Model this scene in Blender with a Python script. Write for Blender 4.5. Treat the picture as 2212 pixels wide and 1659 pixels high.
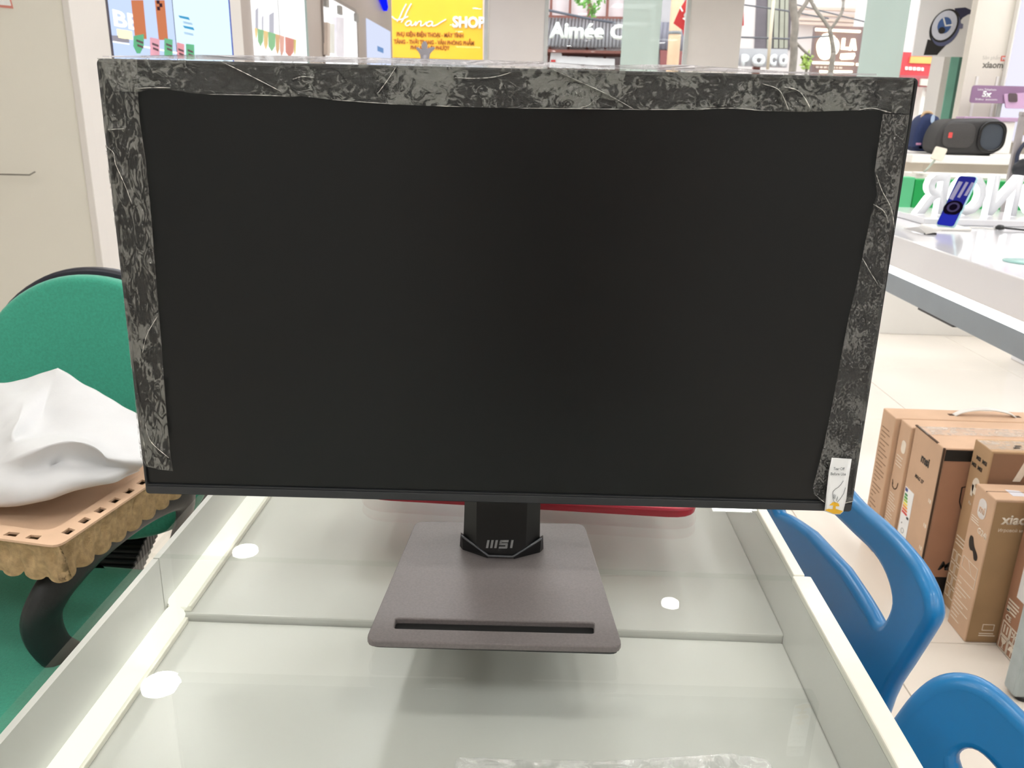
import bpy, bmesh, math, random
from mathutils import Vector, Matrix, noise
from mathutils.geometry import delaunay_2d_cdt
random.seed(7)
for o in list(bpy.data.objects): bpy.data.objects.remove(o)
SC = bpy.context.scene
COL = SC.collection

# ---------------------------------------------------------------- camera, world, exposure
PW, PH, FPX = 2212.0, 1659.0, 1792.37
CAM = Vector((0, 0, 1.2))
CR = Vector((0.999295, 0.029804, 0.022838))      # camera right
CD = Vector((0.030937, -0.308861, -0.950604))    # camera down
CF = Vector((-0.021278, 0.950640, -0.309566))    # camera forward
cd = bpy.data.cameras.new('camera'); cam = bpy.data.objects.new('camera', cd); COL.objects.link(cam)
cd.sensor_fit = 'HORIZONTAL'; cd.sensor_width = 36.0; cd.lens = FPX / PW * 36.0
cd.clip_start = 0.02; cd.clip_end = 200
cd.dof.use_dof = True; cd.dof.focus_distance = 0.70; cd.dof.aperture_fstop = 20.0
mw = Matrix.Identity(4)
for i in range(3):
    mw[i][0] = CR[i]; mw[i][1] = -CD[i]; mw[i][2] = -CF[i]; mw[i][3] = CAM[i]
cam.matrix_world = mw
SC.camera = cam
w = bpy.data.worlds.new('sky'); SC.world = w; w.use_nodes = True
bg = w.node_tree.nodes['Background']; bg.inputs[0].default_value = (0.93, 0.96, 1.0, 1); bg.inputs[1].default_value = 3.3
SC.view_settings.view_transform = 'Standard'; SC.view_settings.look = 'None'
SC.view_settings.gamma = 1.0; SC.view_settings.use_curve_mapping = False
SC.view_settings.exposure = -0.08
LAMP = 100.0            # radiance of the round ceiling lamps
PANEL = 15.0            # radiance of the added square ceiling panels

def ray(px, py): return CF + CR * ((px - PW / 2) / FPX) + CD * ((py - PH / 2) / FPX)
def on_z(px, py, z):
    d = ray(px, py); return CAM + d * ((z - CAM.z) / d.z)
def on_y(px, py, y):
    d = ray(px, py); return CAM + d * (y / d.y)
def on_x(px, py, x):
    d = ray(px, py); return CAM + d * (x / d.x)

# ---------------------------------------------------------------- materials
def lin(h):
    h = h.lstrip('#'); r = [int(h[i:i + 2], 16) / 255 for i in (0, 2, 4)]
    return tuple((c / 12.92 if c < 0.04045 else ((c + 0.055) / 1.055) ** 2.4) for c in r)
MATS = {}
def mat(name, col, rough=0.5, metal=0.0, spec=0.5, nscale=None, namp=0.06, bump=0.0, bscale=200.0, coat=0.0, sheen=0.0, trans=0.0):
    if name in MATS: return MATS[name]
    m = bpy.data.materials.new(name); m.use_nodes = True; nt = m.node_tree
    b = nt.nodes['Principled BSDF']; c = lin(col) if isinstance(col, str) else col
    b.inputs['Base Color'].default_value = (*c, 1); b.inputs['Roughness'].default_value = rough
    b.inputs['Metallic'].default_value = metal; b.inputs['Specular IOR Level'].default_value = spec
    b.inputs['Coat Weight'].default_value = coat; b.inputs['Coat Roughness'].default_value = 0.08
    b.inputs['Sheen Weight'].default_value = sheen
    if trans: b.inputs['Transmission Weight'].default_value = trans
    tc = nt.nodes.new('ShaderNodeTexCoord')
    if nscale:
        n = nt.nodes.new('ShaderNodeTexNoise'); n.inputs['Scale'].default_value = nscale; n.inputs['Detail'].default_value = 5
        nt.links.new(tc.outputs['Object'], n.inputs['Vector'])
        r = nt.nodes.new('ShaderNodeValToRGB')
        r.color_ramp.elements[0].position = 0.3; r.color_ramp.elements[1].position = 0.7
        r.color_ramp.elements[0].color = (*[max(0, x * (1 - namp)) for x in c], 1)
        r.color_ramp.elements[1].color = (*[min(1, x * (1 + namp)) for x in c], 1)
        nt.links.new(n.outputs['Fac'], r.inputs['Fac']); nt.links.new(r.outputs['Color'], b.inputs['Base Color'])
    if bump:
        n = nt.nodes.new('ShaderNodeTexNoise'); n.inputs['Scale'].default_value = bscale; n.inputs['Detail'].default_value = 3
        nt.links.new(tc.outputs['Object'], n.inputs['Vector'])
        bp = nt.nodes.new('ShaderNodeBump'); bp.inputs['Strength'].default_value = bump; bp.inputs['Distance'].default_value = 0.002
        nt.links.new(n.outputs['Fac'], bp.inputs['Height']); nt.links.new(bp.outputs['Normal'], b.inputs['Normal'])
    MATS[name] = m; return m
def emit(name, col, s=1.0):
    if name in MATS: return MATS[name]
    m = bpy.data.materials.new(name); m.use_nodes = True; nt = m.node_tree
    nt.nodes.remove(nt.nodes['Principled BSDF'])
    e = nt.nodes.new('ShaderNodeEmission'); c = lin(col) if isinstance(col, str) else col
    e.inputs[0].default_value = (*c, 1); e.inputs[1].default_value = s
    nt.links.new(e.outputs[0], nt.nodes['Material Output'].inputs[0]); MATS[name] = m; return m
def thin_glass(name, tint='#f4faf6', ior=1.5, rough=0.0, frost=0.0, frostcol='#d0dad5'):
    if name in MATS: return MATS[name]
    m = bpy.data.materials.new(name); m.use_nodes = True; nt = m.node_tree
    nt.nodes.remove(nt.nodes['Principled BSDF']); out = nt.nodes['Material Output']
    t = nt.nodes.new('ShaderNodeBsdfTransparent'); t.inputs[0].default_value = (*lin(tint), 1)
    g = nt.nodes.new('ShaderNodeBsdfGlossy'); g.inputs['Roughness'].default_value = rough
    lw = nt.nodes.new('ShaderNodeLayerWeight'); lw.inputs[0].default_value = 0.5
    pw = nt.nodes.new('ShaderNodeMath'); pw.operation = 'POWER'; pw.inputs[1].default_value = 5.0
    f = nt.nodes.new('ShaderNodeMath'); f.operation = 'MULTIPLY_ADD'; f.inputs[1].default_value = 0.95; f.inputs[2].default_value = ((ior - 1) / (ior + 1)) ** 2
    nt.links.new(lw.outputs['Facing'], pw.inputs[0]); nt.links.new(pw.outputs[0], f.inputs[0])
    mx = nt.nodes.new('ShaderNodeMixShader'); nt.links.new(f.outputs[0], mx.inputs[0])
    src = t.outputs[0]
    if frost:
        d = nt.nodes.new('ShaderNodeBsdfDiffuse'); d.inputs[0].default_value = (*lin(frostcol), 1)
        tl = nt.nodes.new('ShaderNodeBsdfTranslucent'); tl.inputs[0].default_value = (*lin(frostcol), 1)
        dm = nt.nodes.new('ShaderNodeMixShader'); dm.inputs[0].default_value = 0.5
        nt.links.new(d.outputs[0], dm.inputs[1]); nt.links.new(tl.outputs[0], dm.inputs[2])
        fm = nt.nodes.new('ShaderNodeMixShader'); fm.inputs[0].default_value = frost
        nt.links.new(t.outputs[0], fm.inputs[1]); nt.links.new(dm.outputs[0], fm.inputs[2]); src = fm.outputs[0]
    nt.links.new(src, mx.inputs[1]); nt.links.new(g.outputs[0], mx.inputs[2])
    nt.links.new(mx.outputs[0], out.inputs[0]); MATS[name] = m; return m

# ---------------------------------------------------------------- mesh helpers (world coordinates)
def tag(o, label=None, cat=None, group=None, kind=None):
    if label: o['label'] = label
    if cat: o['category'] = cat
    if group: o['group'] = group
    if kind: o['kind'] = kind
    return o
ROOT = {}
def rootloc(p):
    while p.parent: p = p.parent
    return p.location
def thing(name, loc, label, cat, group=None, kind=None):
    o = bpy.data.objects.new(name, None); o.empty_display_size = 0.05; COL.objects.link(o); o.location = loc
    return tag(o, label, cat, group, kind)
def link(name, me, m, parent=None, smooth=False):
    """mesh given in world coordinates; children keep the root's frame, loners get their base as origin"""
    o = bpy.data.objects.new(name, me)
    if parent is not None:
        L = rootloc(parent).copy()
    else:
        xs = [v.co for v in me.vertices]
        L = Vector(((min(v.x for v in xs) + max(v.x for v in xs)) / 2, (min(v.y for v in xs) + max(v.y for v in xs)) / 2, min(v.z for v in xs)))
        o.location = L
    me.transform(Matrix.Translation(-L))
    if m is not None:
        for mm in (m if isinstance(m, (list, tuple)) else [m]): me.materials.append(mm)
    if smooth:
        for p in me.polygons: p.use_smooth = True
    COL.objects.link(o); o.parent = parent
    return o
def from_bm(name, bm, m, parent=None, smooth=False):
    me = bpy.data.meshes.new(name); bmesh.ops.recalc_face_normals(bm, faces=bm.faces[:]); bm.to_mesh(me); bm.free()
    return link(name, me, m, parent, smooth)
def pydata(name, v, f, m, parent=None, smooth=False):
    me = bpy.data.meshes.new(name); me.from_pydata([tuple(x) for x in v], [], f); me.update()
    return link(name, me, m, parent, smooth)
def bm_box(bm, lo, hi, bev=0.0, seg=2):
    r = bmesh.ops.create_cube(bm, size=1.0); vs = r['verts']
    lo = Vector(lo); hi = Vector(hi); c = (lo + hi) / 2; s = hi - lo
    for v in vs: v.co = Vector((v.co.x * s.x, v.co.y * s.y, v.co.z * s.z)) + c
    if bev:
        es = list({e for v in vs for e in v.link_edges})
        bmesh.ops.bevel(bm, geom=es, offset=bev, segments=seg, affect='EDGES', profile=0.5)
def box(name, lo, hi, m, parent=None, bev=0.0, seg=2, smooth=False):
    bm = bmesh.new(); bm_box(bm, lo, hi, bev, seg); return from_bm(name, bm, m, parent, smooth)
def boxes(name, lst, m, parent=None, bev=0.0):
    bm = bmesh.new()
    for lo, hi in lst: bm_box(bm, lo, hi, bev, 1)
    return from_bm(name, bm, m, parent)
def bm_tube(bm, pts, rad, n=10, cap=True, sq=None):
    """tube along points; rad number or list; sq=(a,b) scales the section along its two axes"""
    pts = [Vector(p) for p in pts]; N = len(pts)
    if not isinstance(rad, (list, tuple)): rad = [rad] * N
    t0 = (pts[1] - pts[0]).normalized(); up = Vector((0, 0, 1)) if abs(t0.z) < 0.9 else Vector((1, 0, 0))
    a = t0.cross(up).normalized(); rings = []
    for i, p in enumerate(pts):
        t = (pts[min(i + 1, N - 1)] - pts[max(i - 1, 0)]).normalized()
        a = (a - t * a.dot(t)).normalized(); b = t.cross(a)
        sa, sb = sq or (1, 1)
        rings.append([bm.verts.new(p + (a * math.cos(2 * math.pi * k / n) * sa + b * math.sin(2 * math.pi * k / n) * sb) * rad[i]) for k in range(n)])
    for i in range(N - 1):
        for k in range(n): bm.faces.new((rings[i][k], rings[i][(k + 1) % n], rings[i + 1][(k + 1) % n], rings[i + 1][k]))
    if cap:
        bm.faces.new(rings[0][::-1]); bm.faces.new(rings[-1])
def tube(name, pts, rad, m, parent=None, n=10, sq=None):
    bm = bmesh.new(); bm_tube(bm, pts, rad, n, True, sq); return from_bm(name, bm, m, parent, True)
def smooth_path(pts, sub=6):
    pts = [Vector(p) for p in pts]; out = []
    for i in range(len(pts) - 1):
        p0 = pts[max(i - 1, 0)]; p1 = pts[i]; p2 = pts[i + 1]; p3 = pts[min(i + 2, len(pts) - 1)]
        for k in range(sub):
            t = k / sub
            out.append(0.5 * ((2 * p1) + (p2 - p0) * t + (2 * p0 - 5 * p1 + 4 * p2 - p3) * t * t + (3 * p1 - p0 - 3 * p2 + p3) * t ** 3))
    out.append(pts[-1]); return out
def smooth2(pts, sub=4, closed=False):
    P = [Vector((p[0], p[1], 0)) for p in pts]
    if closed:
        n = len(P); Q = [P[-1]] + P + [P[0], P[1]]; o = []
        for i in range(1, n + 1):
            p0, p1, p2, p3 = Q[i - 1], Q[i], Q[i + 1], Q[i + 2]
            for k in range(sub):
                t = k / sub
                o.append(0.5 * ((2 * p1) + (p2 - p0) * t + (2 * p0 - 5 * p1 + 4 * p2 - p3) * t * t + (3 * p1 - p0 - 3 * p2 + p3) * t ** 3))
    else: o = smooth_path(P, sub)
    return [(p.x, p.y) for p in o]
def lathe(name, prof, c, m, parent=None, n=24, axis=Vector((0, 0, 1))):
    bm = bmesh.new(); axis = axis.normalized(); a = axis.orthogonal().normalized(); b = axis.cross(a); c = Vector(c)
    rings = [[bm.verts.new(c + axis * h + (a * math.cos(2 * math.pi * k / n) + b * math.sin(2 * math.pi * k / n)) * max(r, 1e-5)) for k in range(n)] for r, h in prof]
    for i in range(len(rings) - 1):
        for k in range(n): bm.faces.new((rings[i][k], rings[i][(k + 1) % n], rings[i + 1][(k + 1) % n], rings[i + 1][k]))
    bm.faces.new(rings[0][::-1]); bm.faces.new(rings[-1])
    return from_bm(name, bm, m, parent, True)
def inside(p, poly):
    x, y = p; c = False; j = len(poly) - 1
    for i in range(len(poly)):
        xi, yi = poly[i]; xj, yj = poly[j]
        if (yi > y) != (yj > y) and x < (xj - xi) * (y - yi) / (yj - yi) + xi: c = not c
        j = i
    return c
def cdt(outer, holes=(), grid=None):
    vs = []; es = []
    for loop in [outer] + list(holes):
        b = len(vs); n = len(loop); vs += [Vector((p[0], p[1])) for p in loop]; es += [(b + i, b + (i + 1) % n) for i in range(n)]
    if grid:
        xs = [p[0] for p in outer]; ys = [p[1] for p in outer]
        nx = int((max(xs) - min(xs)) / grid) + 1; ny = int((max(ys) - min(ys)) / grid) + 1
        loops = [outer] + list(holes); alls = [q for l in loops for q in l]
        for i in range(nx + 1):
            for j in range(ny + 1):
                q = (min(xs) + i * grid, min(ys) + j * grid)
                if inside(q, outer) and not any(inside(q, h) for h in holes) and min((q[0] - a[0]) ** 2 + (q[1] - a[1]) ** 2 for a in alls) > (0.4 * grid) ** 2:
                    vs.append(Vector(q))
    r = delaunay_2d_cdt(vs, es, [], 0, 1e-7); V = r[0]; F = []
    for f in r[2]:
        c = (sum(V[i].x for i in f) / len(f), sum(V[i].y for i in f) / len(f))
        if inside(c, outer) and not any(inside(c, h) for h in holes): F.append(list(f))
    return V, F
def slab(name, outer, mp, th, m, parent=None, holes=(), grid=None, bev=0.0, smooth=False, seg=2):
    """plate: 2D outline (with holes) mapped by mp(u,v)->point, thickness th along the local normal n=mp.n or given vector"""
    V, F = cdt(outer, holes, grid); bm = bmesh.new()
    P = [mp(v.x, v.y) for v in V]
    vs = [bm.verts.new(p) for p in P]; used = set()
    for f in F:
        try: bm.faces.new([vs[i] for i in f])
        except ValueError: pass
    bmesh.ops.delete(bm, geom=[v for v in bm.verts if not v.link_faces], context='VERTS')
    if isinstance(th, Vector):
        r = bmesh.ops.extrude_face_region(bm, geom=bm.faces[:])
        nv = [e for e in r['geom'] if isinstance(e, bmesh.types.BMVert)]
        for v in nv: v.co += th
    elif th:
        bmesh.ops.recalc_face_normals(bm, faces=bm.faces[:]); bm.normal_update()
        bmesh.ops.solidify(bm, geom=bm.faces[:], thickness=th)
    if bev:
        bm.normal_update()
        es = [e for e in bm.edges if len(e.link_faces) == 2 and e.calc_face_angle(0) > 0.9]
        bmesh.ops.bevel(bm, geom=es, offset=bev, segments=seg, affect='EDGES', profile=0.5)
    return from_bm(name, bm, m, parent, smooth)
def plane_map(o, r, u):
    o = Vector(o); r = Vector(r); u = Vector(u)
    return lambda a, b: o + r * a + u * b
def rrect(x0, y0, x1, y1, r, n=5):
    pts = []
    for cx, cy, a0 in ((x1 - r, y0 + r, -90), (x1 - r, y1 - r, 0), (x0 + r, y1 - r, 90), (x0 + r, y0 + r, 180)):
        for k in range(n + 1):
            a = math.radians(a0 + 90 * k / n); pts.append((cx + r * math.cos(a), cy + r * math.sin(a)))
    return pts
def circle(cx, cy, rx, ry=None, n=24):
    ry = ry or rx
    return [(cx + rx * math.cos(2 * math.pi * k / n), cy + ry * math.sin(2 * math.pi * k / n)) for k in range(n)]
def rpoly(pts, r, n=4):
    out = []; N = len(pts)
    for i in range(N):
        p = Vector(pts[i]); a = (Vector(pts[i - 1]) - p); b = (Vector(pts[(i + 1) % N]) - p)
        la, lb = a.length, b.length; d = min(r, la / 2.1, lb / 2.1); A = p + a / la * d; B = p + b / lb * d
        for k in range(n + 1):
            t = k / n; q = A * (1 - t) ** 2 + p * 2 * t * (1 - t) + B * t * t; out.append((q.x, q.y))
    return out
def bm_stroke(bm, pts, wd, mp, th):
    for i in range(len(pts) - 1):
        a = Vector(pts[i][:2]); b = Vector(pts[i + 1][:2]); d = b - a
        if d.length < 1e-9: continue
        d.normalize(); n = Vector((-d.y, d.x)) * wd / 2; e = d * wd * 0.3
        q = [a - e - n, b + e - n, b + e + n, a - e + n]
        lo = [bm.verts.new(mp(p.x, p.y)) for p in q]; hi = [bm.verts.new(mp(p.x, p.y) + th) for p in q]
        bm.faces.new(hi)
        for k in range(4): bm.faces.new((lo[k], lo[(k + 1) % 4], hi[(k + 1) % 4], hi[k]))
def strokes(name, polys, wd, mp, th, m, parent=None):
    bm = bmesh.new()
    for p in polys: bm_stroke(bm, p, wd, mp, th)
    return from_bm(name, bm, m, parent)
def text_mesh(s, size, bold=0.0, shear=0.0, spacing=1.0):
    cu = bpy.data.curves.new('txt', 'FONT'); cu.body = s; cu.size = size; cu.offset = bold; cu.shear = shear; cu.space_character = spacing
    cu.resolution_u = 3; ob = bpy.data.objects.new('txt', cu); COL.objects.link(ob)
    dg = bpy.context.evaluated_depsgraph_get(); me = bpy.data.meshes.new_from_object(ob.evaluated_get(dg))
    bpy.data.objects.remove(ob); bpy.data.curves.remove(cu)
    return me
def text(name, s, size, o, r, u, m, parent=None, bold=0.0, shear=0.0, th=0.0004, align='L', width=None, spacing=1.0, side=None):
    """flat lettering standing th proud of the plane (o, r, u)"""
    me = text_mesh(s, size, bold, shear, spacing); o = Vector(o); r = Vector(r).normalized(); u = Vector(u).normalized(); nrm = r.cross(u)
    xs = [v.co.x for v in me.vertices]; x0, x1 = min(xs), max(xs); sx = width / (x1 - x0) if width else 1.0
    off = {'L': x0, 'C': (x0 + x1) / 2, 'R': x1}[align]
    bm = bmesh.new(); bm.from_mesh(me); bpy.data.meshes.remove(me)
    for v in bm.verts: v.co = o + r * ((v.co.x - off) * sx) + u * v.co.y
    top = bm.faces[:]
    ex = bmesh.ops.extrude_face_region(bm, geom=top)
    nv = [e for e in ex['geom'] if isinstance(e, bmesh.types.BMVert)]
    for v in nv: v.co += nrm * th
    if side is not None:
        bm.normal_update()
        for f in bm.faces:
            if abs(f.normal.dot(nrm)) < 0.5: f.material_index = 1
    return from_bm(name, bm, [m, side] if side is not None else m, parent)

# common materials
M_white = mat('white_lacquer', '#e9e6e0', 0.28, nscale=6, namp=0.015)
M_wall = mat('warm_white_wall', '#e2dfd5', 0.35, nscale=2, namp=0.02)
M_wallw = mat('white_wall', '#dcd8d4', 0.5, nscale=3, namp=0.015)
M_taupe = mat('taupe_laminate', '#a89d96', 0.4, nscale=5, namp=0.02)
M_black = mat('black_plastic', '#151617', 0.42, nscale=40, namp=0.05)
M_soft = mat('soft_black_plastic', '#1b1d1f', 0.55, bump=0.1, bscale=900)
M_green_glass = thin_glass('counter_glass', '#fdfefd')
M_pane = thin_glass('shopfront_glass', '#f6faf9', ior=1.2)
M_frost = thin_glass('frosted_glass', '#f0f6f4', ior=1.2, frost=0.86, frostcol='#dfeae5')
M_ink = mat('dark_print', '#2f2a25', 0.6, nscale=60, namp=0.05)
M_wprint = mat('white_print', '#e8dccb', 0.6, nscale=60, namp=0.04)
M_sticker = mat('white_sticker', '#eff0f0', 0.4, nscale=40, namp=0.02)
M_red = mat('red_print', '#c8322e', 0.5, nscale=30, namp=0.05)
M_alu = mat('brushed_metal', '#b9bcbb', 0.32, metal=0.8, nscale=30, namp=0.05)
E_white = emit('white_light', '#fffdf6', 1.6)

# ================================================================= ROOM SHELL
WX0, WX1, WY0, WY1, CZ = -1.56, 5.6, -2.6, 9.4, 2.6
TS = 0.8
floor = box('floor', (-3.2, WY0, -0.06), (WX1, WY1 + 0.1, -0.004), mat('grout', '#b7ae9f', 0.8, nscale=20), None)
tag(floor, 'ivory tiled shop floor with thin joints', None, kind='structure')
M_tile = mat('ivory_tile', '#e3dace', 0.12, nscale=1.6, namp=0.035, spec=0.5)
bm = bmesh.new(); bm_box(bm, (-TS / 2 + 0.0013, -TS / 2 + 0.0013, -0.008), (TS / 2 - 0.0013, TS / 2 - 0.0013, 0), 0.0012, 1)
tme = bpy.data.meshes.new('tile'); bmesh.ops.recalc_face_normals(bm, faces=bm.faces[:]); bm.to_mesh(tme); bm.free(); tme.materials.append(M_tile)
gx = 0.862 - 5 * TS; gy = 1.757 - 6 * TS
for i in range(12):
    for j in range(15):
        cx, cy = gx + (i + 0.5) * TS, gy + (j + 0.5) * TS
        if cx - TS / 2 < -3.2 or cx + TS / 2 > WX1 + .5 or cy + TS / 2 > WY1 + 0.9 or cy - TS / 2 < WY0 - .7: continue
        t = bpy.data.objects.new('tile', tme); COL.objects.link(t); t.parent = floor; t.location = Vector((cx, cy, 0)) - floor.location
def struct(o, label): return tag(o, label, kind='structure')
struct(box('ceiling', (-3.2, WY0, CZ), (WX1, WY1, CZ + 0.1), mat('ceiling_white', '#f0eeea', 0.7, nscale=3, namp=0.01)), 'flat white shop ceiling with round lamps and added square panels')
BY = 2.88     # front of the near wall block on the left
wl = struct(box('wall_left', (WX0 - 0.2, BY + 0.05, 0), (WX0, WY1, CZ), M_taupe), 'taupe side wall with lit display windows')
wn = struct(box('wall_near_left', (-3.2, BY, 0), (WX0 + 0.015, BY + 0.05, CZ), M_wall), 'cream wall panel behind the green chair')
box('corner_strip', (WX0 + 0.015, BY - 0.004, 0), (WX0 + 0.04, BY + 0.06, CZ), M_wallw, wn, 0.003)
box('return_panel', (WX0 + 0.002, BY + 0.06, 0), (WX0 + 0.03, 3.14, CZ), M_wallw, wl)
box('white_jamb', (WX0, 4.435, 0), (WX0 + 0.02, 4.60, CZ), M_wallw, wl)
struct(box('wall_far_left', (-3.25, WY0, 0), (-3.15, BY, CZ), M_wall), 'cream wall at the far left of the shop')
struct(box('wall_right', (WX1, WY0, 0), (WX1 + 0.1, WY1, CZ), M_wallw), 'white wall on the right of the shop')
struct(box('wall_back', (-3.2, WY0 - 0.1, 0), (WX1, WY0, CZ), mat('back_wall', '#cfcfcd', 0.6, nscale=3)), 'grey beige wall behind the viewpoint')

# shopfront: columns, frosted panes, clear panes
def col_px(name, x0, x1, y, dep, m, label):
    a = on_y(x0, 60, y).x; b = on_y(x1, 60, y).x
    return struct(box(name, (a, y, 0), (b, y + dep, CZ), m, None, 0.006), label)
M_colw = mat('column_white', '#e6e0dd', 0.4, nscale=4, namp=0.015)
c1 = col_px('wall_front_column_1', 1056, 1184, WY1 - 0.02, 0.3, M_colw, 'wide white column between the yellow sign and the tiled cafe roof')
c2 = col_px('wall_front_column_2', 1488, 1603, WY1 - 0.02, 0.3, M_colw, 'white column in front of the red banner')
for c, a in ((c1, on_y(1050, 60, WY1).x), (c1, on_y(1180, 60, WY1).x), (c2, on_y(1484, 60, WY1).x)):
    box('edge_trim', (a - 0.02, WY1 - 0.035, 0), (a + 0.02, WY1 + 0.02, CZ), mat('trim_grey', '#c9cccb', 0.3, nscale=8), c, 0.003)
def pane_px(n, x0, x1, m, label, fr=True):
    a = on_y(x0, 60, WY1).x; b = on_y(x1, 60, WY1).x
    p = struct(box('window_%d' % n, (a, WY1 + 0.08, 0.0), (b, WY1 + 0.092, CZ), m), label)
    if fr:
        for z in (0.0, CZ - 0.06): box('frame_rail', (a, WY1 + 0.06, z), (b, WY1 + 0.11, z + 0.06), M_alu, p)
    return p
pane_px(1, 846, 1056, M_pane, 'clear shopfront pane in front of the yellow sign')
pane_px(2, 1184, 1346, M_pane, 'clear shopfront pane in front of the tiled cafe roof')
pane_px(3, 1346, 1429, M_frost, 'pale green frosted pane left of the red banner')
pane_px(4, 1429, 1488, M_pane, 'narrow clear pane showing grey curtains')
pane_px(5, 1603, 1872, M_pane, 'wide clear shopfront pane in front of the bare tree')
pane_px(6, 1872, 1966, M_frost, 'pale green frosted pane left of the watch poster')
pane_px(7, 1966, 2330, M_pane, 'clear shopfront pane in front of the red shop sign')

# ceiling lamps
M_lamp = emit('lamp_disc', '#fdfbf7', LAMP)
M_trim = mat('lamp_trim', '#f2f0ec', 0.4, nscale=10)
def downlight(x, y, r, lab):
    t = thing('ceiling_downlight', (x, y, CZ - 0.012), lab, 'ceiling light', 'round ceiling lamps')
    lathe('trim_ring', [(r + 0.022, 0.0), (r + 0.02, -0.008), (r + 0.004, -0.008), (r, 0.0)], (x, y, CZ), M_trim, t, 28)
    lathe('diffuser', [(r, -0.001), (r, -0.006)], (x, y, CZ), M_lamp, t, 28)
mz = 2 * 0.78 - CZ
p4 = [(530, 1190, .063), (348, 1478, .075), (938, 1490, .056), (1448, 1303, .04)]
spots = []
for px, py, r in p4:
    q = on_z(px, py, mz); spots.append((q.x, q.y, r))
for x, y in ((0.9, 1.4), (-0.9, 1.2), (2.4, 1.3), (2.5, 3.0), (2.5, 5.0), (0.6, 5.9), (-0.9, 6.3), (4.2, 3.2), (4.2, 6.0), (2.4, 7.3), (0.6, 7.9), (-0.9, 8.2), (-1.9, 0.4), (0.3, -1.6), (2.5, -1.2), (-0.55, 0.0), (0.6, 0.05), (0.05, -0.75), (-0.9, -0.9), (1.2, -1.5)):
    spots.append((x, y, .075))  # lamps out of view; the last few added for glints on the film
for x, y, r in spots: downlight(x, y, r, 'round recessed lamp in the white shop ceiling')
M_panel = emit('added_panel_glow', '#fcfdff', PANEL)
for x, y in ((1.5, -0.6), (-1.6, -0.8), (2.3, 2.1), (-0.2, 2.3), (3.6, 1.0), (3.6, 4.2), (1.4, 4.8), (3.6, 7.6), (1.2, 7.0), (-0.4, 5.2), (2.7, 5.0), (3.6, 5.6), (2.7, 3.2)):  # square panels added out of view to light the room
    t = thing('added_panel_light', (x, y, CZ - 0.02), 'square ceiling panel added out of view to brighten the shop', 'ceiling light', 'added square ceiling light panels')
    boxes('frame', [((x - .3, y - .3, CZ - .02), (x + .3, y - .28, CZ)), ((x - .3, y + .28, CZ - .02), (x + .3, y + .3, CZ)), ((x - .3, y - .28, CZ - .02), (x - .28, y + .28, CZ)), ((x + .28, y - .28, CZ - .02), (x + .3, y + .28, CZ))], M_trim, t)
    box('diffuser', (x - .28, y - .28, CZ - .012), (x + .28, y + .28, CZ - .004), M_panel, t)

# ================================================================= GLASS DISPLAY COUNTERS
TZ = 0.78; DZ = 0.705
M_deck = mat('deck_white', '#cdcec9', 0.25, nscale=3, namp=0.015)
M_rail = mat('rail_white', '#eceadd', 0.3, nscale=25, namp=0.03)
E_led = emit('led_profile', '#fffff2', 1.25)
def counter(y0, y1, dz, xin, xout, label, last):
    t = thing('glass_counter', ((xin - .36) / 2, (y0 + y1) / 2, 0), label, 'display counter', 'glass display counters')
    box('cabinet_body', (-.355, y0 + .004, 0.0), (-.06, y1 - .004, DZ - .03), M_white, t, .004)
    box('deck', (-.36, y0 + .001, DZ - .03), (xin, y1 - .001, dz), M_deck, t, .002)
    box('side_panel', (-.367, y0 + .001, DZ - .03), (-.361, y1 - .001, TZ - .006), M_deck, t)
    box('side_panel', (xin, y0 + .001, DZ - .03), (xout - .003, y1 - .001, TZ - .007), M_deck, t)
    box('top_rail', (xin, y0 + .001, TZ - .007), (xout, y1 - .001, TZ + .001), M_rail, t, .0015)
    tube('led_profile', [(-.349, y0 + .004, dz + .0095), (-.349, y1 - .004, dz + .0095)], .0095, E_led, t, 12, sq=(1.1, 1.0))
    box('profile_base', (-.3605, y0 + .004, dz), (-.336, y1 - .004, dz + .006), M_rail, t, .001)
    box('glass_top', (-.372, y0 + .0006, TZ - .006), (xin - .0005, y1 - .0006, TZ), M_green_glass, t)
    for yy in ((y0 + .02, y1 - .06) if last else (y0 + .06, y1 - .06)):
        box('leg', (xin - .045, yy, 0), (xin - .005, yy + .04, DZ - .03), M_white, t, .003)
    return t
SEAM = 0.716
counter(-0.06, SEAM, DZ, .260, .278, 'near glass topped display counter at the bottom of the picture', False)
counter(SEAM, 1.78, DZ + .007, .262, .273, 'far glass topped display counter running behind the monitor', True)

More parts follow.
